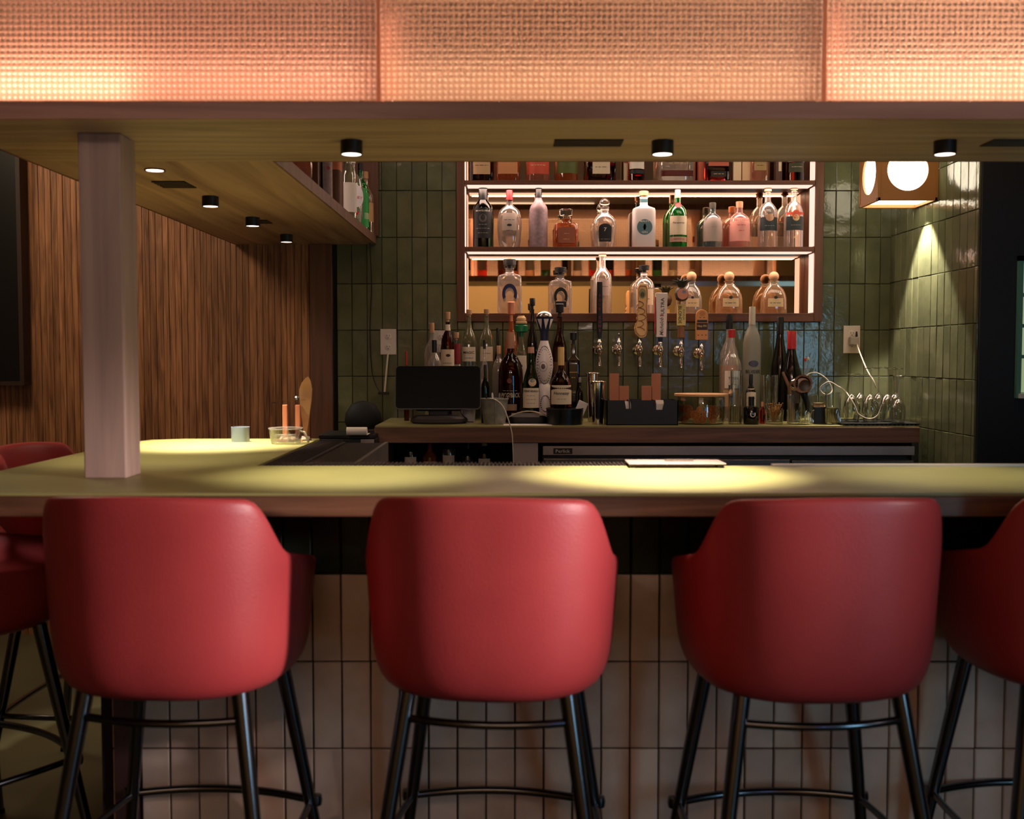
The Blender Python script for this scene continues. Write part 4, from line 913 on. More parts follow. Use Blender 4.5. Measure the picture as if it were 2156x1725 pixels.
# right cluster
gr = 'bottles on the back counter right of the taps'
bottle(1516, 1556, 662, 5.06, 'c', 'std', 'clear', ('long', blk, .86), 'clear bottle with black cap and orange label behind the red capped one', [(.10,.52,.93,pc(206,140,92,.6))], [('~', .42, .6, dk)], [(-.45,.24,.30,.30,dk)], grp=gr)
bottle(1520, 1562, 694, 4.95, 'c', 'round', 'clear', ('cyl', redp, .92), 'clear bottle with red cap and white upper label', [(.36,.55,.8,wht),(.16,.34,.9,tan)], [("TITO'S", .47, .5, dk), ('~', .40, .3, redd)], grp=gr)
bottle(1565, 1603, 646, 5.00, 'c', 'globe', 'frost', ('long', pc(206,196,176,.4,.2), .84), 'frosted white vodka bottle with dark blue arch design', [], [('BELVEDERE', .43, .8, navy, .03)], [(0,.50,.55,.35,pc(84,84,104,.5))], grp=gr)
bottle(1624, 1662, 668, 5.06, 'c', 'burg', 'black', ('long', blk, .84), 'dark wine bottle with black capsule behind the red capped one', [], [], name='wine_bottle', grp=gr)
bottle(1646, 1688, 697, 4.95, 'c', 'burg', 'black', ('long', redp, .80), 'dark wine bottle with red capsule', [(.20,.44,.6,pc(60,44,36,.5))], [], name='wine_bottle', grp=gr)
bottle(1570, 1592, 788, 4.86, 'c', 'slim', 'black', ('cyl', blk, .82), 'small bitters dropper bottle with cream label behind the short black one', [(.12,.70,.93,crm)], [('~', .5, .7, dk)], grp=gr)
bottle(1566, 1598, 835, 4.70, 'c', 'squat', 'black', ('cyl', blk, .70), 'stubby black bottle with white mark at the counter edge', [], [('U', .35, .35, wht, .16)], grp=gr)
# bottles in the wing cabinet, seen past its opening edge
gw = 'bottles in the wing cabinet'
def wingb(px, w_, h_, *a, **k):
    y = .695*F/(CX-px); return bottle(0, 0, 0, y, 'w', *a, x=-.655 - w_/2 - .006, hgt=h_, wid=w_, grp=gw, **k)
wingb(634, .085, .30, 'square', 'rose', ('ball', G['cglass'], .8), 'rose glass square bottle furthest left in the wing cabinet', [(.2,.5,.7,wht)], [], sq=5, rz=R(40))
wingb(664, .10, .30, 'box', 'black', None, 'black boxed bottle between the rose bottle and the sparkling one', sq=8, rz=R(8))
wingb(684, .075, .31, 'slim', 'lilac', ('long', gry, .8), 'sparkling silver grey bottle beside the orange boxed one', [], [], [(.3,.35,.2,.2,redd)], rz=R(30))
t = wingb(703, .085, .30, 'box', 'redcard', None, 'two tone orange over brown box before the cabinet divider', sq=8, bands=[(0,.45,pc(96,60,40,.6)),(.45,.999,pc(206,124,84,.6))])
wingb(737, .07, .31, 'slim', 'olive', ('cyl', gold, .9), 'olive glass bottle with narrow white label right of the divider', [(.1,.5,.9,wht)], [], rz=R(30))
wingb(752, .10, .32, 'oval', 'clear', ('cyl', wht, .88), 'bottle with large white oval label lettered in red', [], [('LILLET', .38, .70, redp, .035)], [(0,.40,.85,1.0,pc(236,226,230,.6)),(.1,.17,.2,.18,redp)], rz=R(26))
wingb(764, .075, .31, 'round', 'green', ('cyl', blk, .9), 'green liqueur bottle next to the white oval label', [(.05,.7,.95,pc(30,140,60,.5)),(.17,.26,.96,crm)], [], rz=R(26))
wingb(774, .075, .30, 'std', 'gold', ('cyl', cork, .9), 'golden liqueur bottle between the green and the black white necked one', [(.2,.5,.9,pc(196,150,96,.6))], [], rz=R(26))
wingb(787, .07, .22, 'round', 'black', ('long', wht, .62), 'shiny black bottle with white neck at the end of the wing cabinet', [], [], rz=R(20))
# bottles in the front cabinet (seen in the mirror)
gm = 'bottles inside the canopy cabinet'
kinds = ['std', 'square', 'round', 'slim', 'burg', 'bell']; gl = ['brown', 'clear', 'dkgreen', 'amber', 'red', 'olive', 'gold']
for i in range(20):
    x_ = -.93 + .118*i
    if min(abs(x_ - (-1.0 + .47*k + .009)) for k in range(7)) < .06: x_ += .035
    bottle(0, 0, 0, PY+.26+.02*(i % 2), 'w', kinds[(i*5) % 6], gl[(i*3) % 7], ('long', (blk, redd, gold)[i % 3], .86), ['brown', 'clear', 'dark green', 'amber', 'ruby', 'olive', 'golden'][(i*3) % 7] + ' glass bottle in the canopy cabinet, ' + ['first', 'second', 'third', 'fourth', 'fifth', 'sixth', 'seventh', 'eighth', 'ninth', 'tenth'][i % 10] + (' from the post side' if i < 10 else ' after the middle divider'), [(.2,.5,.8,(crm, tan, dk)[i % 3])], (), x=x_, hgt=.27+.012*(i % 4), wid=.075, grp=gm, rz=pi)
# bottles in the open shelf under the back counter
gu = 'bottles under the back counter'
for i, (px, gk, h_, ds) in enumerate(((865, 'black', .20, 'black bottle in the open compartment under the screen'), (905, 'amber', .16, 'short amber bottle in the open compartment'), (945, 'olive', .215, 'bottle with pale neck in the open compartment'), (985, 'black', .17, 'dark short bottle right of the pale necked one'), (1020, 'brown', .185, 'brown bottle near the grey panel in the open compartment'))):
    bottle(0, 0, 0, 4.78, 'u', 'slim', gk, ('long', (crm, redd, wht, blk, tan)[i], .8), ds, [(.2,.5,.8,(crm, tan, crm, dk, crm)[i])], (), x=P(px, 955, Y=4.78)[0], hgt=h_, wid=.065, grp=gu)

# ------------------------------------------------------------------ beer taps
def tap(px, py, label):
    a = P(px, py, Y=5.095); t = thing('beer_tap', (a[0], a[1], a[2]), label, 'beer tap', 'beer taps on the tiled wall')
    dy = WY - .009 - a[1]
    sh = MB().tube([(0, 0, 0), (0, dy*.5, 0), (0, dy, 0)], .0085, 16); obj('shank', sh, chrome, t, smooth=True)
    fl_ = obj('flange', MB().lathe([(.024, 0), (.024, .003), (.016, .008), (.010, .010)], 24), chrome, t, smooth=True); fl_.rotation_euler = (pi/2, 0, 0); fl_.location = (0, dy, 0)
    obj('faucet_body', MB().lathe([(0,.052),(.0045,.050),(.006,.040),(.010,.036),(.0125,.028),(.0105,.022),(.012,.016),(.0165,.006),(.017,-.006),(.013,-.020),(.0075,-.030),(.006,-.040)], 24), chrome, t, smooth=True, angle=60)
    obj('spout', MB().tube([(0, 0, -.036), (0, -.004, -.056), (0, -.006, -.078), (0, -.006, -.0805)], [.006, .0075, .0105, .0105], 16), chrome, t, smooth=True)
    return t
TPX = [(1262, 735), (1303, 735), (1347, 736), (1390, 737), (1434, 739), (1477, 744)]
lab = ['beer tap with the long black handle in red letters', 'bare beer tap without handle', 'beer tap with carved cream bottle shaped handle', 'beer tap with tapered white handle', 'beer tap with pineapple topped handle', 'beer tap with rounded orange handle, last of the row']
TT = [tap(a, b, l) for (a, b), l in zip(TPX, lab)]
def hz(i, py): return P(TPX[i][0], py, Y=5.095)[2] - TT[i].location.z
obj('threaded_tip', MB().lathe([(.0035, .05), (.0035, .068), (.0045, .070), (.003, .076), (0, .077)], 12), chrome, TT[1], smooth=True)
# 0: black
z0, z1 = hz(0, 712), hz(0, 594)
h = obj('tap_handle', MB().lathe([(.009, z0), (.012, z0+.03), (.0145, z0+.05), (.0135, z1-.04), (.0125, z1), (0, z1+.001)], 4 if False else 24, 5, .8), blk, TT[0], smooth=True)
zz = z1 - .045
for ch in 'FOUR SONS':
    zz -= .0205
    if ch != ' ': text_flat(ch, redd, h, None, .013, (0, -.0128, zz))
# 2: carved bottle-shaped sign (cream)
z0, z1 = hz(2, 712), hz(2, 598); H_ = z1-z0
out = [(.35,0),(.75,.03),(.98,.12),(1,.25),(.92,.40),(.88,.62),(.98,.66),(1,.72),(1,.92),(.75,1),(-.25,1),(-.5,.93),(-.5,.72),(-.38,.66),(-.62,.62),(-.45,.58),(-.66,.53),(-.46,.50),(-.68,.45),(-.5,.41),(-.7,.37),(-.52,.33),(-.8,.27),(-1.0,.18),(-.75,.07),(-.2,0)]
def slab(poly, sx, sz, y0, y1, cx=0, cz=0):
    mb = MB(); n_ = len(poly)
    mb.add([(cx+x*sx, y0, cz+z*sz) for x, z in poly] + [(cx+x*sx, y1, cz+z*sz) for x, z in poly],
      [tuple(range(n_)), tuple(range(2*n_-1, n_-1, -1))] + [(i, i+n_, (i+1) % n_ + n_, (i+1) % n_) for i in range(n_)])
    return mb
hm = pc(226, 180, 120, .45)
h = obj('tap_handle', slab(out, .031, H_, -.012, .012, .004, z0), hm, TT[2], bevel=.003)
edge = [(.004+x*.031*.93, -.0135, z0+(.04+z*.92)*H_) for x, z in out]; edge.append(edge[0])
obj('raised_rim', MB().tube(edge, .0014, 6), pc(150, 90, 50, .5), h)
obj('raised_script', MB().tube([(.006 + .015*cos(q*.55) - .006*sin(q*.18), -.0135, z0 + (.14+.0105*q)*H_ + .006*sin(q*.55)) for q in range(52)], .0016, 6), pc(150, 84, 44, .5), h, smooth=True)
vs, fs = disc2d(.010, z0+.82*H_, .017, .024); obj('medallion', MB().add([(x, -.0127, z) for x, z in vs], fs), pc(150, 140, 96, .5), h)
vs, fs = disc2d(.010, z0+.80*H_, .010, .013); obj('medallion', MB().add([(x, -.0132, z) for x, z in vs], fs), pc(84, 76, 50, .5), h)
# 3: white tapered
z0, z1 = hz(3, 710), hz(3, 617)
h = obj('tap_handle', slab([(-.80,0),(.80,0),(1,1),(-1,1)], .0285, z1-z0, -.012, .012, .004, z0), pc(232, 214, 206, .4), TT[3], bevel=.002)
obj('collar', MB().lathe([(.010, z0-.022), (.012, z0-.002), (0, z0)], 16), navy, h, smooth=True)
obj('red_edge', MB().box(-.0268, -.0245, -.0105, .0105, z0+.02, z1-.02), redp, h)
vs, fs = textmesh('ULTRA', .078, .016); obj('lettering', MB().add([(.008-y, -.0126, z0+.70*(z1-z0)+x) for x, y in vs], fs), dk, h)
vs, fs = textmesh('Michelob', .085, .018, .3); obj('lettering', MB().add([(.004-y, -.0126, z0+.24*(z1-z0)+x) for x, y in vs], fs), pc(90, 84, 84, .5), h)
obj('red_bar', MB().box(-.004, .014, -.0128, -.012, z0+.475*(z1-z0), z0+.50*(z1-z0)), redp, h)
# 4: pineapple
zc = hz(4, 620); h = obj('tap_handle', MB().lathe([(.010, hz(4,713)), (.016, hz(4,711)), (.014, hz(4,688)), (.0, hz(4,687))], 20, 4), pc(130, 84, 50, .5), TT[4], smooth=True)
z0, z1 = hz(4, 686), hz(4, 641)
obj('name_board', MB().box(-.0195, .0195, -.010, .010, z0, z1), pc(214, 190, 120, .5), TT[4], bevel=.002)
vs, fs = textmesh('BLONDE', .082, .015); obj('lettering', MB().add([(.008+y*-1, -.0104, (z0+z1)/2-x*1) if False else (-.008+y, -.0104, (z0+z1)/2-x) for x, y in vs], fs), dk, TT[4])
vs, fs = textmesh('KONA', .05, .010); obj('lettering', MB().add([(.010+y, -.0104, (z0+z1)/2-x) for x, y in vs], fs), pc(120, 96, 50, .5), TT[4])
obj('pineapple_body', MB().lathe([(0,-.034),(.012,-.033),(.027,-.024),(.034,0),(.030,.020),(.018,.032),(0,.036)], 24, o=(0, .0, zc)), pc(60, 42, 26, .5), TT[4], smooth=True)
vs, fs = disc2d(0, zc, .026, .026); obj('round_badge', MB().add([(x, -.036, z) for x, z in vs], fs).lathe([(.001,0)], 3, o=(0,-.03,zc)), pc(214, 140, 110, .4), TT[4])
vs, fs = disc2d(.006, zc+.010, .009, .008); obj('badge_print', MB().add([(x, -.0365, z) for x, z in vs], fs), pc(110, 130, 160, .5), TT[4])
for k in range(12):
    a = 2*pi*k/12; tl = .5 if k % 2 else 1
    pts_ = [(cos(a)*.008, sin(a)*.008, zc+.034), (cos(a)*.018*tl, sin(a)*.018*tl, zc+.058), (cos(a)*.046*tl, sin(a)*.046*tl, zc+.068+.020*(1-tl))]
    obj('leaf', MB().tube(pts_, [.008, .0085, .0008], 6), pc(44, 50, 34, .4), TT[4], smooth=True)
# 5: orange rounded
z0, z1 = hz(5, 716), hz(5, 652)
arch = [(-1,0),(1,0),(1,.80)] + [(cos(a), .80+.20*sin(a)) for a in [pi*i/10 for i in range(1, 10)]] + [(-1,.80)]
h = obj('tap_handle', slab(arch, .0285, z1-z0, -.011, .011, 0, z0), pc(214, 144, 84, .45), TT[5], bevel=.002)
obj('black_panel', MB().box(-.0265, .0265, -.0118, -.011, z0+.33*(z1-z0), z0+.56*(z1-z0)), pc(52, 34, 30, .5), h)
obj('black_panel', MB().box(-.024, .024, -.0118, -.011, z0+.58*(z1-z0), z0+.655*(z1-z0)), blk, h)
text_flat('Hazy IPA', hm, h, .044, .013, (0, -.0122, z0+.45*(z1-z0))); text_flat('- - -', pc(120, 70, 40, .5), h, .044, .004, (0, -.0114, z0+.16*(z1-z0))); text_flat('- -', pc(120, 70, 40, .5), h, .026, .004, (0, -.0114, z0+.74*(z1-z0)))
vs, fs = disc2d(0, z0+.86*(z1-z0), .014, .012); obj('emblem', MB().add([(x, -.0113, z) for x, z in vs], fs), pc(190, 120, 64, .5), h)

# ------------------------------------------------------------------ payment terminal
PYY = 4.72
a, b = P(832, 862, Y=PYY), P(1012, 770, Y=PYY)
pos = thing('payment_terminal', ((a[0]+b[0])/2, PYY+.04, ZT), 'black touch screen payment terminal on a round foot', 'payment terminal')
sw, sh_ = (b[0]-a[0])/2, (b[2]-a[2])
scr = MB(); c_ = .016; poly = []
for (qx, qz, a0) in ((sw-c_, sh_-c_, 0), (-sw+c_, sh_-c_, pi/2), (-sw+c_, c_, pi), (sw-c_, c_, 1.5*pi)):
    poly += [(qx + c_*cos(a0+pi/2*i/5), qz + c_*sin(a0+pi/2*i/5)) for i in range(6)]
s_ = obj('tablet', slab(poly[::-1], 1, 1, -.006, .010), pc(60, 56, 54, .35), pos); s_.location = (0, -.04, a[2]-ZT); s_.rotation_euler = (R(-9), 0, 0)
obj('screen', slab([(x*.985, .003+z*.975) for x, z in poly[::-1]], 1, 1, -.0075, -.0061), screen_m, s_)
obj('stand', MB().box(-.045, .045, .0, .05, .03, .12), blackp, pos, bevel=.006)
obj('bracket', MB().box(-.10, .10, -.01, .03, .055, .075), blackp, pos, bevel=.004)
obj('foot', MB().lathe([(0,0),(.118,0),(.128,.008),(.126,.022),(.108,.034),(.05,.037),(0,.037)], 40, 2.4, .8, o=(0, .03, 0)), pc(56, 48, 46, .7), pos, smooth=True)
wire('terminal_cable', [Q(968, 862, 4.78), Q(972, 872, 4.76), Q(984, 884, 4.75), Q(978, 888, 4.70), (P(996, 886, Y=4.8)[0], 4.80, ZT+.004)], .002, blackp, 'thin black cable curling behind the foot of the payment terminal')
def cup(px0, px1, y0, Y, label, name, m, r1=1.0, seg=32, sq=2, cat='cup', wall=.003, h=None, z=ZT, parts=()):
    t_ = P((px0+px1)/2, y0, Y=Y); hw_ = (px1-px0)/2/F*Y; H = (t_[2]-z) if h is None else h
    t = thing(name, (t_[0], Y, z), label, cat)
    obj('body', MB().lathe([(0, 0), (hw_*r1, 0), (hw_, H), (hw_-wall, H), (hw_*r1-wall, wall), (0, wall)], seg, sq), m, t, smooth=True, angle=35)
    return t, hw_, H
t, hw_, H = cup(1012, 1070, 840, 4.72, 'small galvanised metal bucket holding pens beside the terminal', 'metal_bucket', galv, .80, cat='bucket')
obj('rim', MB().tube([(cos(2*pi*i/24)*hw_, sin(2*pi*i/24)*hw_, H) for i in range(25)], .003, 8), galv, t)
obj('seam', MB().tube([(.003, -hw_*.81, .004), (.003, -hw_-.001, H-.002)], .0022, 6), galv, t)
for i, (dx, dy, c) in enumerate(((-.012, .01, blk), (0, -.004, wht), (.014, .008, gry), (.022, -.006, blk))):
    o = obj('pen', MB().tube([(0, 0, 0), (0, 0, .128), (0, 0, .135)], [.004, .004, .002], 8), c, smooth=True); o.location = (t.location.x+dx, t.location.y+dy, ZT+.005); o.rotation_euler = (R(4+3*i), R(-12+8*i), 0)
    tag(o, ['black pen leaning left in the metal bucket', 'white pen standing upright in the metal bucket', 'grey pen behind the white one in the metal bucket', 'black pen leaning right in the metal bucket'][i], 'pen', 'pens in the metal bucket')
wire('pale_cable', [Q(1032, 840, 4.70), Q(1045, 843, 4.64), Q(1060, 858, 4.60), (P(1072, 890, Y=BY-.012)[0], BY-.012, P(1072, 890, Y=BY-.012)[2]), Q(1078, 915, BY-.012), Q(1080, 945, BY-.010), Q(1081, 975, BY-.010)], .0026, cord_w, 'thin pale cord hanging over the counter edge left of the fridge')
t, hw_, H = cup(976, 1001, 862, 4.86, 'plain white paper cup half hidden behind the terminal foot', 'paper_cup', pc(200, 196, 200, .6), .9)
obj('rim', MB().tube([(cos(2*pi*i/24)*hw_, sin(2*pi*i/24)*hw_, H) for i in range(25)], .0015, 6), white_p, t)
# black tray with a bail handle
q = P(1112, 890, Z=ZT); t = thing('service_tray', (q[0], 4.78, ZT), 'low black caddy with arched wire handle on a white sheet', 'tray')
obj('tray_body', MB().lathe([(0,0),(.085,0),(.09,.03),(.086,.03),(.082,.004),(0,.004)], 36, 4, .7), blackp, t, smooth=True, angle=30)
obj('handle', MB().tube([(x, -.05, .030 + .026*(1-(x/.088)**2)) for x in [-.088+.011*i for i in range(17)]], .003, 8), steel, t, smooth=True)
obj('divider', MB().box(-.075, .05, -.002, .002, .004, .045), gry, t)
o = obj('white_sheet', MB().box(-.11, .10, -.055, .05, 0, .0012), wht); o.location = (q[0], 4.665, ZT); tag(o, 'flat white paper sheet in front of the black caddy', 'paper')
# black round container with napkins
t, hw_, H = cup(1150, 1228, 860, 4.70, 'low round black tub with a folded napkin sticking out', 'napkin_tub', pc(16, 20, 22, .3), .96, cat='tub')
obj('rim', MB().tube([(cos(2*pi*i/30)*hw_, sin(2*pi*i/30)*hw_, H) for i in range(31)], .002, 6), blackp, t)
o = obj('folded_napkin', MB().box(-.022, .022, -.004, .004, 0, .075), wht, bevel=.002); o.location = (t.location.x+.055, t.location.y, ZT+.03); o.rotation_euler = (0, R(24), R(15)); tag(o, 'white folded napkin leaning in the black tub', 'napkin')
# shakers
for (x0, x1, y0, Y, ds) in ((1234, 1262, 786, 4.86, 'steel shaker tin standing behind the front one'), (1242, 1275, 804, 4.70, 'tall polished steel cocktail shaker tin at the counter front')):
    t_ = P((x0+x1)/2, y0, Y=Y); hw_ = (x1-x0)/2/F*Y; H = t_[2]-ZT
    t = thing('cocktail_shaker', (t_[0], Y, ZT), ds, 'shaker', 'steel shakers')
    obj('tin', MB().lathe([(0,0),(hw_*.68,0),(hw_*.7,.004),(hw_*.95,H-.004),(hw_*.95,H),(hw_*.90,H),(hw_*.66,.006),(0,.006)], 36), chrome, t, smooth=True, angle=40)
    obj('rolled_rim', MB().tube([(cos(2*pi*i/30)*hw_, sin(2*pi*i/30)*hw_, H) for i in range(31)], .0028, 8), chrome, t, smooth=True)
# bar caddy
a, b = P(1276, 895, Z=ZT), P(1424, 842, Y=4.68)
t = thing('bar_caddy', ((P(1276,870,Y=4.66)[0]+b[0])/2, 4.70, ZT), 'long black bar caddy divided for napkins and coasters', 'caddy')
cw, ch = (b[0]-P(1276,870,Y=4.66)[0])/2, b[2]-ZT
cmb = MB(); cmb.box(-cw, cw, -.075, .075, 0, .004).box(-cw, cw, .071, .075, .004, ch).box(-cw, -cw+.004, -.075, .071, .004, ch).box(cw-.004, cw, -.075, .071, .004, ch)
obj('caddy_body', cmb, blackp, t)
for x in (-.055, .055): obj('divider', MB().box(x-.002, x+.002, -.071, .071, .004, ch), blackp, t)
obj('front_plate', slab([(-1,0),(1,0),(1,1),(.62,1),(.56,.62),(.38,.62),(.30,.80),(.26,1),(-.28,1),(-.32,.66),(-.46,.66),(-.5,1),(-1,1)], cw, ch, -.075, -.071), blackp, t)
for (dx, w_, y_, z_, ds) in ((-.064, .03, -.050, .095, 'white napkins stacked in the left slot of the black caddy'), (.058, .034, -.050, .10, 'curled white napkins in the right slot of the black caddy')):
    o = thing('napkin_stack', (t.location.x+dx+(.02 if dx > 0 else -.0), t.location.y+y_, ZT+.005), ds, 'napkins', 'napkins in the black caddy')
    for k in range(6): obj('napkin', MB().box(-w_/2, w_/2, -.015+k*.005, -.0115+k*.005, 0, z_-.012+.003*k), wht, o)
for (x0, x1, y0, yy, ds, grp) in ((1283, 1303, 787, 4.745, 'tallest stack of wooden coasters, left end of the caddy', 0), (1303, 1324, 813, 4.745, 'low wooden coaster stack beside the tall left one', 0), (1351, 1371, 813, 4.745, 'low wooden coaster stack in the middle of the caddy', 0), (1372, 1391, 787, 4.745, 'tall wooden coaster stack right of the middle one', 0)):
    a, b = P(x0, y0, Y=yy), P(x1, y0, Y=yy); o = thing('coaster_stack', ((a[0]+b[0])/2, yy, ZT+.005), ds, 'coasters', 'wooden coasters in the caddy'); hw_ = (b[0]-a[0])/2 - .0008; H = a[2]-ZT-.005
    for k in range(5): obj('coaster', MB().box(-hw_, hw_, -.014+k*.005, -.0095+k*.005, 0, H - .001*(k % 2)), pc(196, 124, 88, .6), o)
# jar of dried citrus
a = P(1476, 832, Y=4.74); hw_ = 50/F*4.74; H = a[2]-ZT
t = thing('citrus_jar', (a[0], 4.74, ZT), 'wide glass jar of dried citrus slices with a flat wooden lid', 'jar')
obj('glass', MB().lathe([(0,0),(hw_*.9,0),(hw_*.98,.01),(hw_,.03),(hw_,H-.012),(hw_*.97,H-.004),(hw_*.94,H-.004),(hw_*.96,H-.014),(hw_*.96,.012),(0,.006)], 40), thin_jar, t, smooth=True)
obj('lid', MB().lathe([(0,H-.003),(hw_*1.12,H-.003),(hw_*1.12,H+.006),(0,H+.006)], 40), pc(220, 170, 120, .6), t)
random.seed(12); rind = pc(240, 160, 90, .6); pulp = pc(206, 116, 60, .6)
def slice_(r_):
    m1 = MB().lathe([(r_,-.0015),(r_*1.04,0),(r_,.0015),(r_*.88,.0015),(r_*.88,-.0015)], 20); m1.f = m1.f[:-2]
    m2 = MB(); m2.add(*(lambda vf: ([(x, y, 0) for x, y in vf[0]], vf[1]))(disc2d(0, 0, r_*.86, r_*.86, 2, 20)))
    m3 = MB()
    for k in range(8): a_ = 2*pi*k/8; m3.tube([(0,0,0), (cos(a_)*r_*.86, sin(a_)*r_*.86, 0)], .0011, 4)
    return m1, m2, m3
for k in range(15):
    px = 1432 + 88*((k*.37) % 1); zz = .018 + .022*(k//5) + random.uniform(0, .006); r_ = random.choice([.019, .021, .016])
    xo = P(px, 870, Y=4.72)[0]-t.location.x; xo = max(-hw_*.74, min(hw_*.74, xo)); yo = -math.sqrt(max(0, (hw_*.74)**2-xo*xo))*random.uniform(.6, .97)
    o = thing('citrus_slice', (t.location.x+xo, t.location.y+yo, ZT+zz), 'dried orange citrus slice piled inside the wooden lidded glass jar', 'citrus slice', 'dried citrus slices in the jar')
    o.rotation_euler = (R(random.uniform(55, 115)), R(random.uniform(-30, 30)), R(random.uniform(-40, 40)))
    m1, m2, m3 = slice_(r_); obj('rind', m1, rind, o); obj('pulp', m2, pulp, o); obj('membrane', m3, rind, o)
# glassware and jars at the right
def glass(x0, x1, y0, Y, ds, name='tumbler', k=.86, m=None, cat='glass', grp=None, ribs=0):
    t_ = P((x0+x1)/2, y0, Y=Y); hw_ = (x1-x0)/2/F*Y; H = t_[2]-ZT
    t = thing(name, (t_[0], Y, ZT), ds, cat, grp)
    obj('glass_wall', MB().lathe([(0,0),(hw_*k*.95,0),(hw_*k,.003),(hw_,H),(hw_*.95,H),(hw_*k*.93,.010),(0,.009)], 32), m or thin_g, t, smooth=True, angle=50)
    if ribs:
        mb = MB(); hr = H*.42
        for i in range(ribs):
            a_ = 2*pi*i/ribs; r0, r1 = hw_*k*1.01, hw_*(k+(1-k)*.42)*1.01
            mb.tube([(cos(a_)*r0, sin(a_)*r0, .004), (cos(a_)*r1, sin(a_)*r1, hr), (cos(a_+pi/ribs)*r1*1.01, sin(a_+pi/ribs)*r1*1.01, hr+.008)], .0016, 5)
        obj('cut_pattern', mb, G['clear'] if False else thin_jar, t, smooth=True)
    return t, hw_, H
t, hw_, H = glass(1534, 1563, 811, 4.72, 'tall stacked glass of pale liquid at the counter edge right of the citrus jar', 'mixing_glass', .90, ribs=18)
obj('syrup', MB().lathe([(0,.010),(hw_*.85,.010),(hw_*.89,H*.46),(0,H*.46)], 28), mat('syrup', S(206, 190, 140), .1, 0, .6, 1.33), t, smooth=True, angle=40)
glass(1538, 1561, 780, 4.86, 'narrow tall glass behind the mixing glass', 'highball_glass', .8)
glass(1603, 1640, 790, 4.90, 'large plain glass tumbler behind the dried flowers', 'tumbler')
glass(1622, 1650, 795, 5.04, 'plain glass tumbler next to the wine bottles', 'tumbler')
t, hw_, H = glass(1610, 1650, 862, 4.71, 'low square glass dish with dried flowers in it', 'glass_dish', .9)
random.seed(4); fm_ = MB()
for i in range(60):
    a_ = random.uniform(0, 2*pi); r_ = random.uniform(0, hw_*.6); r2 = r_ + random.uniform(.002, .02)
    z_ = random.uniform(.05, .095); fm_.tube([(cos(a_)*r_*.4, sin(a_)*r_*.4, .012), (cos(a_)*r_*.8, sin(a_)*r_*.8, z_*.6), (cos(a_)*r2, sin(a_)*r2, z_)], .0008, 4); fm_.lathe([(0,-.003),(.0036,0),(0,.003)], 5, o=(cos(a_)*r2, sin(a_)*r2, z_))
o = obj('dried_flowers', fm_, pc(176, 130, 70, .8)); o.location = t.location; tag(o, 'bunch of tiny dried golden flowers in the glass dish', 'flowers', kind='stuff')
bottle(1599, 1611, 846, 4.74, 'c', 'slim', 'red', ('cyl', copper, .8), 'tiny rosy vial beside the stubby black bottle', grp=gr)
# large glass jar with a black and steel gadget lying on it
t, hw_, H = glass(1658, 1713, 831, 4.70, 'thick round glass jar carrying the dark metal strainer', 'glass_jar', .96, ribs=26)
t = thing('smoking_gun', (P(1690, 812, Y=4.68)[0], 4.68, P(1690, 812, Y=4.68)[2]), 'dark round ended hand smoker resting across the glass jar', 'smoker')
o = obj('barrel', MB().lathe([(0,-.055),(.028,-.052),(.036,-.03),(.038,.03),(.040,.034),(.040,.042),(.032,.042),(.030,.02),(0,.018)], 32), mat('gunmetal', S(96, 78, 66), .25, .9), t, smooth=True, angle=40); o.rotation_euler = (R(78), 0, R(-14))
o = obj('dial', MB().lathe([(0,0),(.024,0),(.024,.008),(.010,.010),(0,.010)], 28), pc(30, 24, 20, .3), t, smooth=True, angle=40); o.rotation_euler = (R(78), 0, R(-14)); o.location = (.004, -.02, .0)
o = obj('steel_cap', MB().lathe([(0,0),(.024,.0),(.026,.014),(.018,.026),(0,.028)], 28), chrome, t, smooth=True); o.rotation_euler = (0, R(-80), 0); o.location = (-.028, 0, .002)
obj('handle', MB().tube([(.004, 0, -.03), (.018, -.004, -.07), (.026, -.004, -.108), (.034, -.004, -.116)], [.016, .014, .013, .008], 14), blackp, t, smooth=True)
obj('wooden_muddler', MB().tube([P(1648, 784, Y=4.86), P(1662, 816, Y=4.83), (P(1668, 840, Y=4.82)[0], 4.82, ZT)], [.006, .0075, .009], 12), pc(120, 84, 60, .5), smooth=True)
tag(bpy.data.objects['wooden_muddler'], 'brown wooden muddler leaning left of the glass jar', 'muddler')
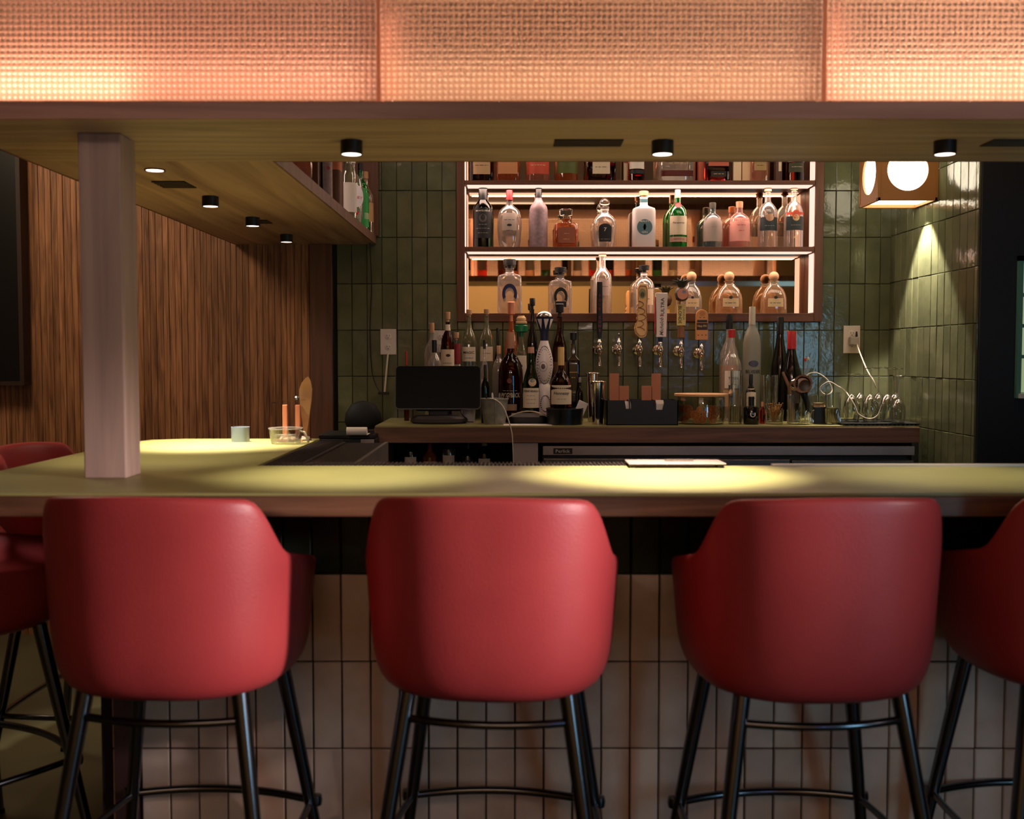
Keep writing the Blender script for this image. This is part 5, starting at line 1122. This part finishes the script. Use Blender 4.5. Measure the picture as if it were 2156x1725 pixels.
# picks in a coupe glass
def stem(px, y0, Y, ds, r_=.036, inverted=True, name='wine_glass', grp='upturned wine glasses on the black mat', bowl=.075):
    t_ = P(px, y0, Y=Y); H = t_[2]-ZT-(.010 if inverted else 0); t = thing(name, (t_[0], Y, ZT+(.0105 if inverted else 0)), ds, 'glass', grp)
    if inverted:
        bp_ = [(r_*.82,0),(r_*.95,bowl*.35),(r_,bowl*.6),(r_*.9,bowl*.85),(r_*.6,bowl*1.06),(.012,bowl*1.16),(.004,bowl*1.22)]
        obj('bowl', MB().lathe(bp_ + [(.003, bowl*1.2)] + [(max(.002, r*.95), z*.985) for r, z in bp_[::-1][1:]], 28), thin_g, t, smooth=True)
        obj('stem', MB().tube([(0,0,bowl*1.2),(0,0,H-.004)], .0034, 10), G['clear'], t, smooth=True)
        obj('foot', MB().lathe([(.004,H-.008),(.012,H-.005),(r_*.86,H-.003),(r_*.88,H-.0015),(r_*.86,H),(0,H)], 28), G['cglass'], t, smooth=True)
    else:
        obj('foot', MB().lathe([(0,0),(r_*.8,0),(r_*.8,.0015),(.01,.005),(0,.006)], 28), thin_g, t, smooth=True)
        obj('stem', MB().tube([(0,0,.004),(0,0,H*.62)], .003, 10), G['clear'], t, smooth=True)
        obj('bowl', MB().lathe([(0,H*.62),(.01,H*.64),(r_*.6,H*.76),(r_,H),(r_*.97,H),(r_*.56,H*.77),(0,H*.65)], 28), thin_g, t, smooth=True)
    return t
t = stem(1697, 776, 4.94, 'upright martini glass behind the smoker holding two picks', .034, False, 'martini_glass', None)
for (px, c, ds) in ((1692, redp, 'cocktail pick with a red bead'), (1699, pc(206, 200, 160, .4), 'cocktail pick with a pale bead')):
    a = P(px, 758 if c is redp else 756, Y=4.90); o = thing('cocktail_pick', (a[0], a[1], a[2]-.13), ds + ' above the smoker', 'pick', 'cocktail picks'); o.rotation_euler = (0, R(3), 0)
    obj('stick', MB().cyl((0,0,0), (0,0,.128), .0016, 8), gry, o); obj('bead', MB().lathe([(0,-.007),(.005,-.004),(.006,.002),(.004,.007),(0,.009)], 12, o=(0,0,.13)), c, o, smooth=True)
t, hw_, H = glass(1712, 1738, 833, 4.80, 'small jar with kraft paper label behind the ribbed tumbler', 'spice_jar', .95, thin_jar, 'jar')
obj('kraft_label', MB().lathe([(hw_*1.01, .03), (hw_*1.01, .075), (hw_*.9, .09)], 24), pc(190, 150, 104, .7), t)
o = obj('black_box', MB().box(-.028, .028, -.02, .02, 0, .075), blackp, bevel=.002); o.location = (P(1725, 880, Y=4.74)[0], 4.735, ZT); tag(o, 'small black box between the glass jar and the ribbed tumbler', 'box')
t, hw_, H = glass(1738, 1771, 826, 4.69, 'ribbed tumbler with pale liquid right of the small black box', 'tumbler', .9, ribs=22)
obj('syrup', MB().lathe([(0,.010),(hw_*.84,.010),(hw_*.88,H*.52),(0,H*.52)], 28), MAT['syrup'], t, smooth=True, angle=40)
# black drip mat
mx0, mx1 = P(1775, 893, Y=4.6)[0], P(1936, 893, Y=4.6)[0]
t = thing('drip_mat', ((mx0+mx1)/2, 4.80, ZT), 'black rubber drip mat with studs under the wine glasses', 'bar mat')
hwm = (mx1-mx0)/2
obj('mat_top', MB().box(-hwm, hwm, BY+.006-4.80, .16, .006, .010), blackp, t)
mb = MB()
for i in range(18):
    for j in range(16): mb.box(-hwm+.004+i*.0185, -hwm+.012+i*.0185, BY+.008-4.80+j*.02, BY+.016-4.80+j*.02, 0, .007)
o = obj('studs', mb, blackp, t); o['kind'] = 'stuff'
for i, (px, y0, Y, ds) in enumerate(((1795, 787, 4.72, 'upturned wine glass at the left front of the mat'), (1812, 788, 4.88, 'upturned wine glass behind the left front one'), (1834, 775, 4.70, 'upturned wine glass crossed by the hanging white cord'), (1851, 773, 4.86, 'upturned wine glass in the second row, middle of the mat'), (1870, 774, 4.73, 'upturned wine glass front row right of the middle'), (1886, 776, 4.90, 'upturned wine glass in the back row, near the side wall'), (1893, 790, 4.64, 'shorter upturned wine glass at the right front of the mat'), (1838, 786, 4.78, None))):
    if ds and i != 7: stem(px, y0, Y, ds, .036 if i != 6 else .031, bowl=.100 if i != 6 else .085)

# ------------------------------------------------------------------ left wing things
rp = thing('receipt_printer', (P(748, 940, Y=4.5)[0], 4.52, 0), 'black receipt printer cabinet with a white paper roll', 'printer')
a, b = P(727, 918, Y=4.38), P(770, 901, Y=4.38); zr = (a[2]+b[2])/2; rr = (b[2]-a[2])/2
obj('stand', MB().box(-.16, .09, -.06, .24, 0, a[2]-.02), pc(22, 20, 20, .4), rp, bevel=.004)
obj('steel_side', MB().box(.03, .085, -.066, -.06, .7, a[2]-.02), steel_b, rp)
obj('printer_body', MB().box(-.15, .085, -.05, .2, a[2]-.02, a[2]-.002), blackp, rp, bevel=.004)
obj('paper_roll', MB().cyl((a[0]-rp.location.x, -.12+.02, zr), (b[0]-rp.location.x, -.12+.02, zr), rr, 28), wht, rp, smooth=True)
obj('paper_sheet', MB().box(a[0]-rp.location.x, b[0]-rp.location.x, -.10, .0, zr-rr, zr-rr+.001), wht, rp)
bg = obj('black_bag', MB().lathe([(0,0),(.07,0),(.085,.03),(.08,.07),(.055,.11),(.02,.125),(0,.127)], 24, 2.6, .6), pc(10, 10, 11, .7), smooth=True); bg.location = (P(765, 915, Y=4.86)[0], 4.86, ZT-.03)
tag(bg, 'dark soft bag lying behind the receipt roll', 'bag')
st = obj('steel_bin', MB().box(-.07, .07, -.12, .12, 0, .20), pc(190, 190, 190, .4)); st.location = (P(745, 962, Y=4.0)[0], 4.0, .78); st.name = 'ice_scoop_caddy'
tag(st, 'pale caddy low behind the bar below the receipt roll', 'caddy')
o = obj('stand_leg', MB().box(-.06, .06, -.1, .1, -.78, 0), blackp, st)
o = obj('printed_label', MB().box(-.05, .0, -.1212, -.12, .08, .18), pc(60, 120, 160, .5), st)
# on the wing counter
t, hw_, H = cup(487, 525, 899, 3.74, 'small steel blue candle cup on the left wing of the bar', 'candle_cup', mat('blue_steel', S(150, 166, 186), .3, .5), 1.0)
obj('candle', MB().lathe([(0,.006),(hw_*.86,.006),(hw_*.86,H*.9),(0,H*.9)], 24), white_p, t)
a = P(602, 902, Y=3.66); hw_ = 36/F*3.66; H = a[2]-ZT
t = thing('glass_bowl', (a[0], 3.66, ZT), 'wide low clear glass bowl with a rim handle on the left wing', 'bowl')
obj('bowl_wall', MB().lathe([(0,0),(hw_*.82,0),(hw_*.86,.003),(hw_,H),(hw_*.965,H),(hw_*.82,.008),(0,.007)], 40), thin_g, t, smooth=True, angle=50)
obj('rim', MB().tube([(cos(2*pi*i/36)*hw_*.98, sin(2*pi*i/36)*hw_*.98, H) for i in range(37)], .0022, 8), G['clear'], t, smooth=True)
obj('handle', MB().tube([(hw_*.9, -.01, H*.8), (hw_*1.12, -.01, H*.75), (hw_*1.3, -.01, H*.3), (hw_*1.35, -.01, .004)], .004, 10), pc(226, 210, 190, .4), t, smooth=True)
for i, dx in enumerate((-.022, 0, .026)):
    o = obj('ice_cube', MB().box(-.013, .013, -.013, .013, 0, .024), G['clear'], bevel=.003); o.location = (a[0]+dx, 3.66-.012+.012*(i % 2), ZT+.0085); o.rotation_euler = (0, 0, R(20+33*i)); tag(o, ['ice cube at the left inside the glass bowl', 'ice cube in the centre of the glass bowl', 'ice cube at the right inside the glass bowl'][i], 'ice cube', 'ice cubes in the glass bowl')
# menu holder: clear top over two copper posts, no lamp
a, b = P(582, 902, Y=3.76), P(632, 846, Y=3.76)
t = thing('acrylic_stand', ((a[0]+b[0])/2, 3.78, ZT), 'clear acrylic stand on two copper posts behind the glass bowl', 'stand')
hz_ = b[2]-ZT
for x in (P(598, 870, Y=3.76)[0], P(625, 870, Y=3.76)[0]): obj('post', MB().box(x-t.location.x-.0085, x-t.location.x+.0085, -.008, .008, 0, hz_-.012), copper, t, bevel=.002)
obj('base', MB().box(-.05, .05, -.03, .03, 0, .004), copper, t)
obj('clear_top', MB().add([(-.055,-.03,hz_-.006),(.055,-.03,hz_+.004),(.055,.03,hz_+.004),(-.055,.03,hz_-.006),(-.055,-.03,hz_-.002),(.055,-.03,hz_+.008),(.055,.03,hz_+.008),(-.055,.03,hz_-.002)], [(0,3,2,1),(4,5,6,7),(0,1,5,4),(1,2,6,5),(2,3,7,6),(3,0,4,7)]), thin_jar, t)
obj('knob', MB().lathe([(0,0),(.009,0),(.010,.008),(.006,.013),(0,.014)], 16, o=(P(623,870,Y=3.76)[0]-t.location.x, 0, hz_+.006)), steel, t, smooth=True)
# leaf shaped paddle
a = P(645, 793, Y=3.78); t = thing('wooden_paddle', (P(641, 915, Y=3.78)[0], 3.80, ZT), 'upright leaf shaped wooden paddle beside the glass bowl', 'paddle')
Hh = a[2]-ZT
pl_ = [(-.10,0),(.10,0),(.28,.15),(.62,.38),(.95,.62),(1.05,.80),(.85,.93),(.5,1),(.1,.98),(-.5,.90),(-.85,.80),(-.85,.68),(-.62,.45),(-.35,.2)]
o = obj('blade', slab(pl_, .024, Hh, -.003, .003, .0, 0), pc(214, 160, 110, .5), t, bevel=.0015)
obj('foot', MB().lathe([(0,0),(.022,0),(.022,.004),(.01,.012),(0,.012)], 20), pc(110, 74, 50, .5), t, smooth=True)
o = obj('folded_towel', MB().lathe([(0,0),(.05,0),(.054,.006),(.05,.013),(0,.015)], 24, 3, .6), wht, smooth=True); o.location = (P(676, 918, Z=ZT)[0]-.055, 3.82-.02, ZT); tag(o, 'small folded white cloth at the far corner of the left wing', 'cloth')
# flat tray on the front counter
q0, q1 = P(1322, 981, Z=ZT+.004), P(1525, 981, Z=ZT+.004)
t = thing('serving_board', ((q0[0]+q1[0])/2, CB-.01, ZT), 'flat clear acrylic board with bright edges lying on the front counter', 'board')
hb = (q1[0]-q0[0])/2
obj('acrylic_sheet', MB().box(-hb, hb, -.055, .055, .0095, .013), mat('glare_acrylic', S(214, 176, 166), .08, spec=.8), t, bevel=.001)  # pinkish-white glare put into the base colour of the clear sheet
obj('steel_rail', MB().box(-hb*.2, hb*.4, .0, .012, .013, .019), steel, t, bevel=.001)
for sx in (-1, 1): obj('rubber_foot', MB().box(sx*hb*.9-.008, sx*hb*.9+.008, -.05, .0, 0, .0095), blackp, t)
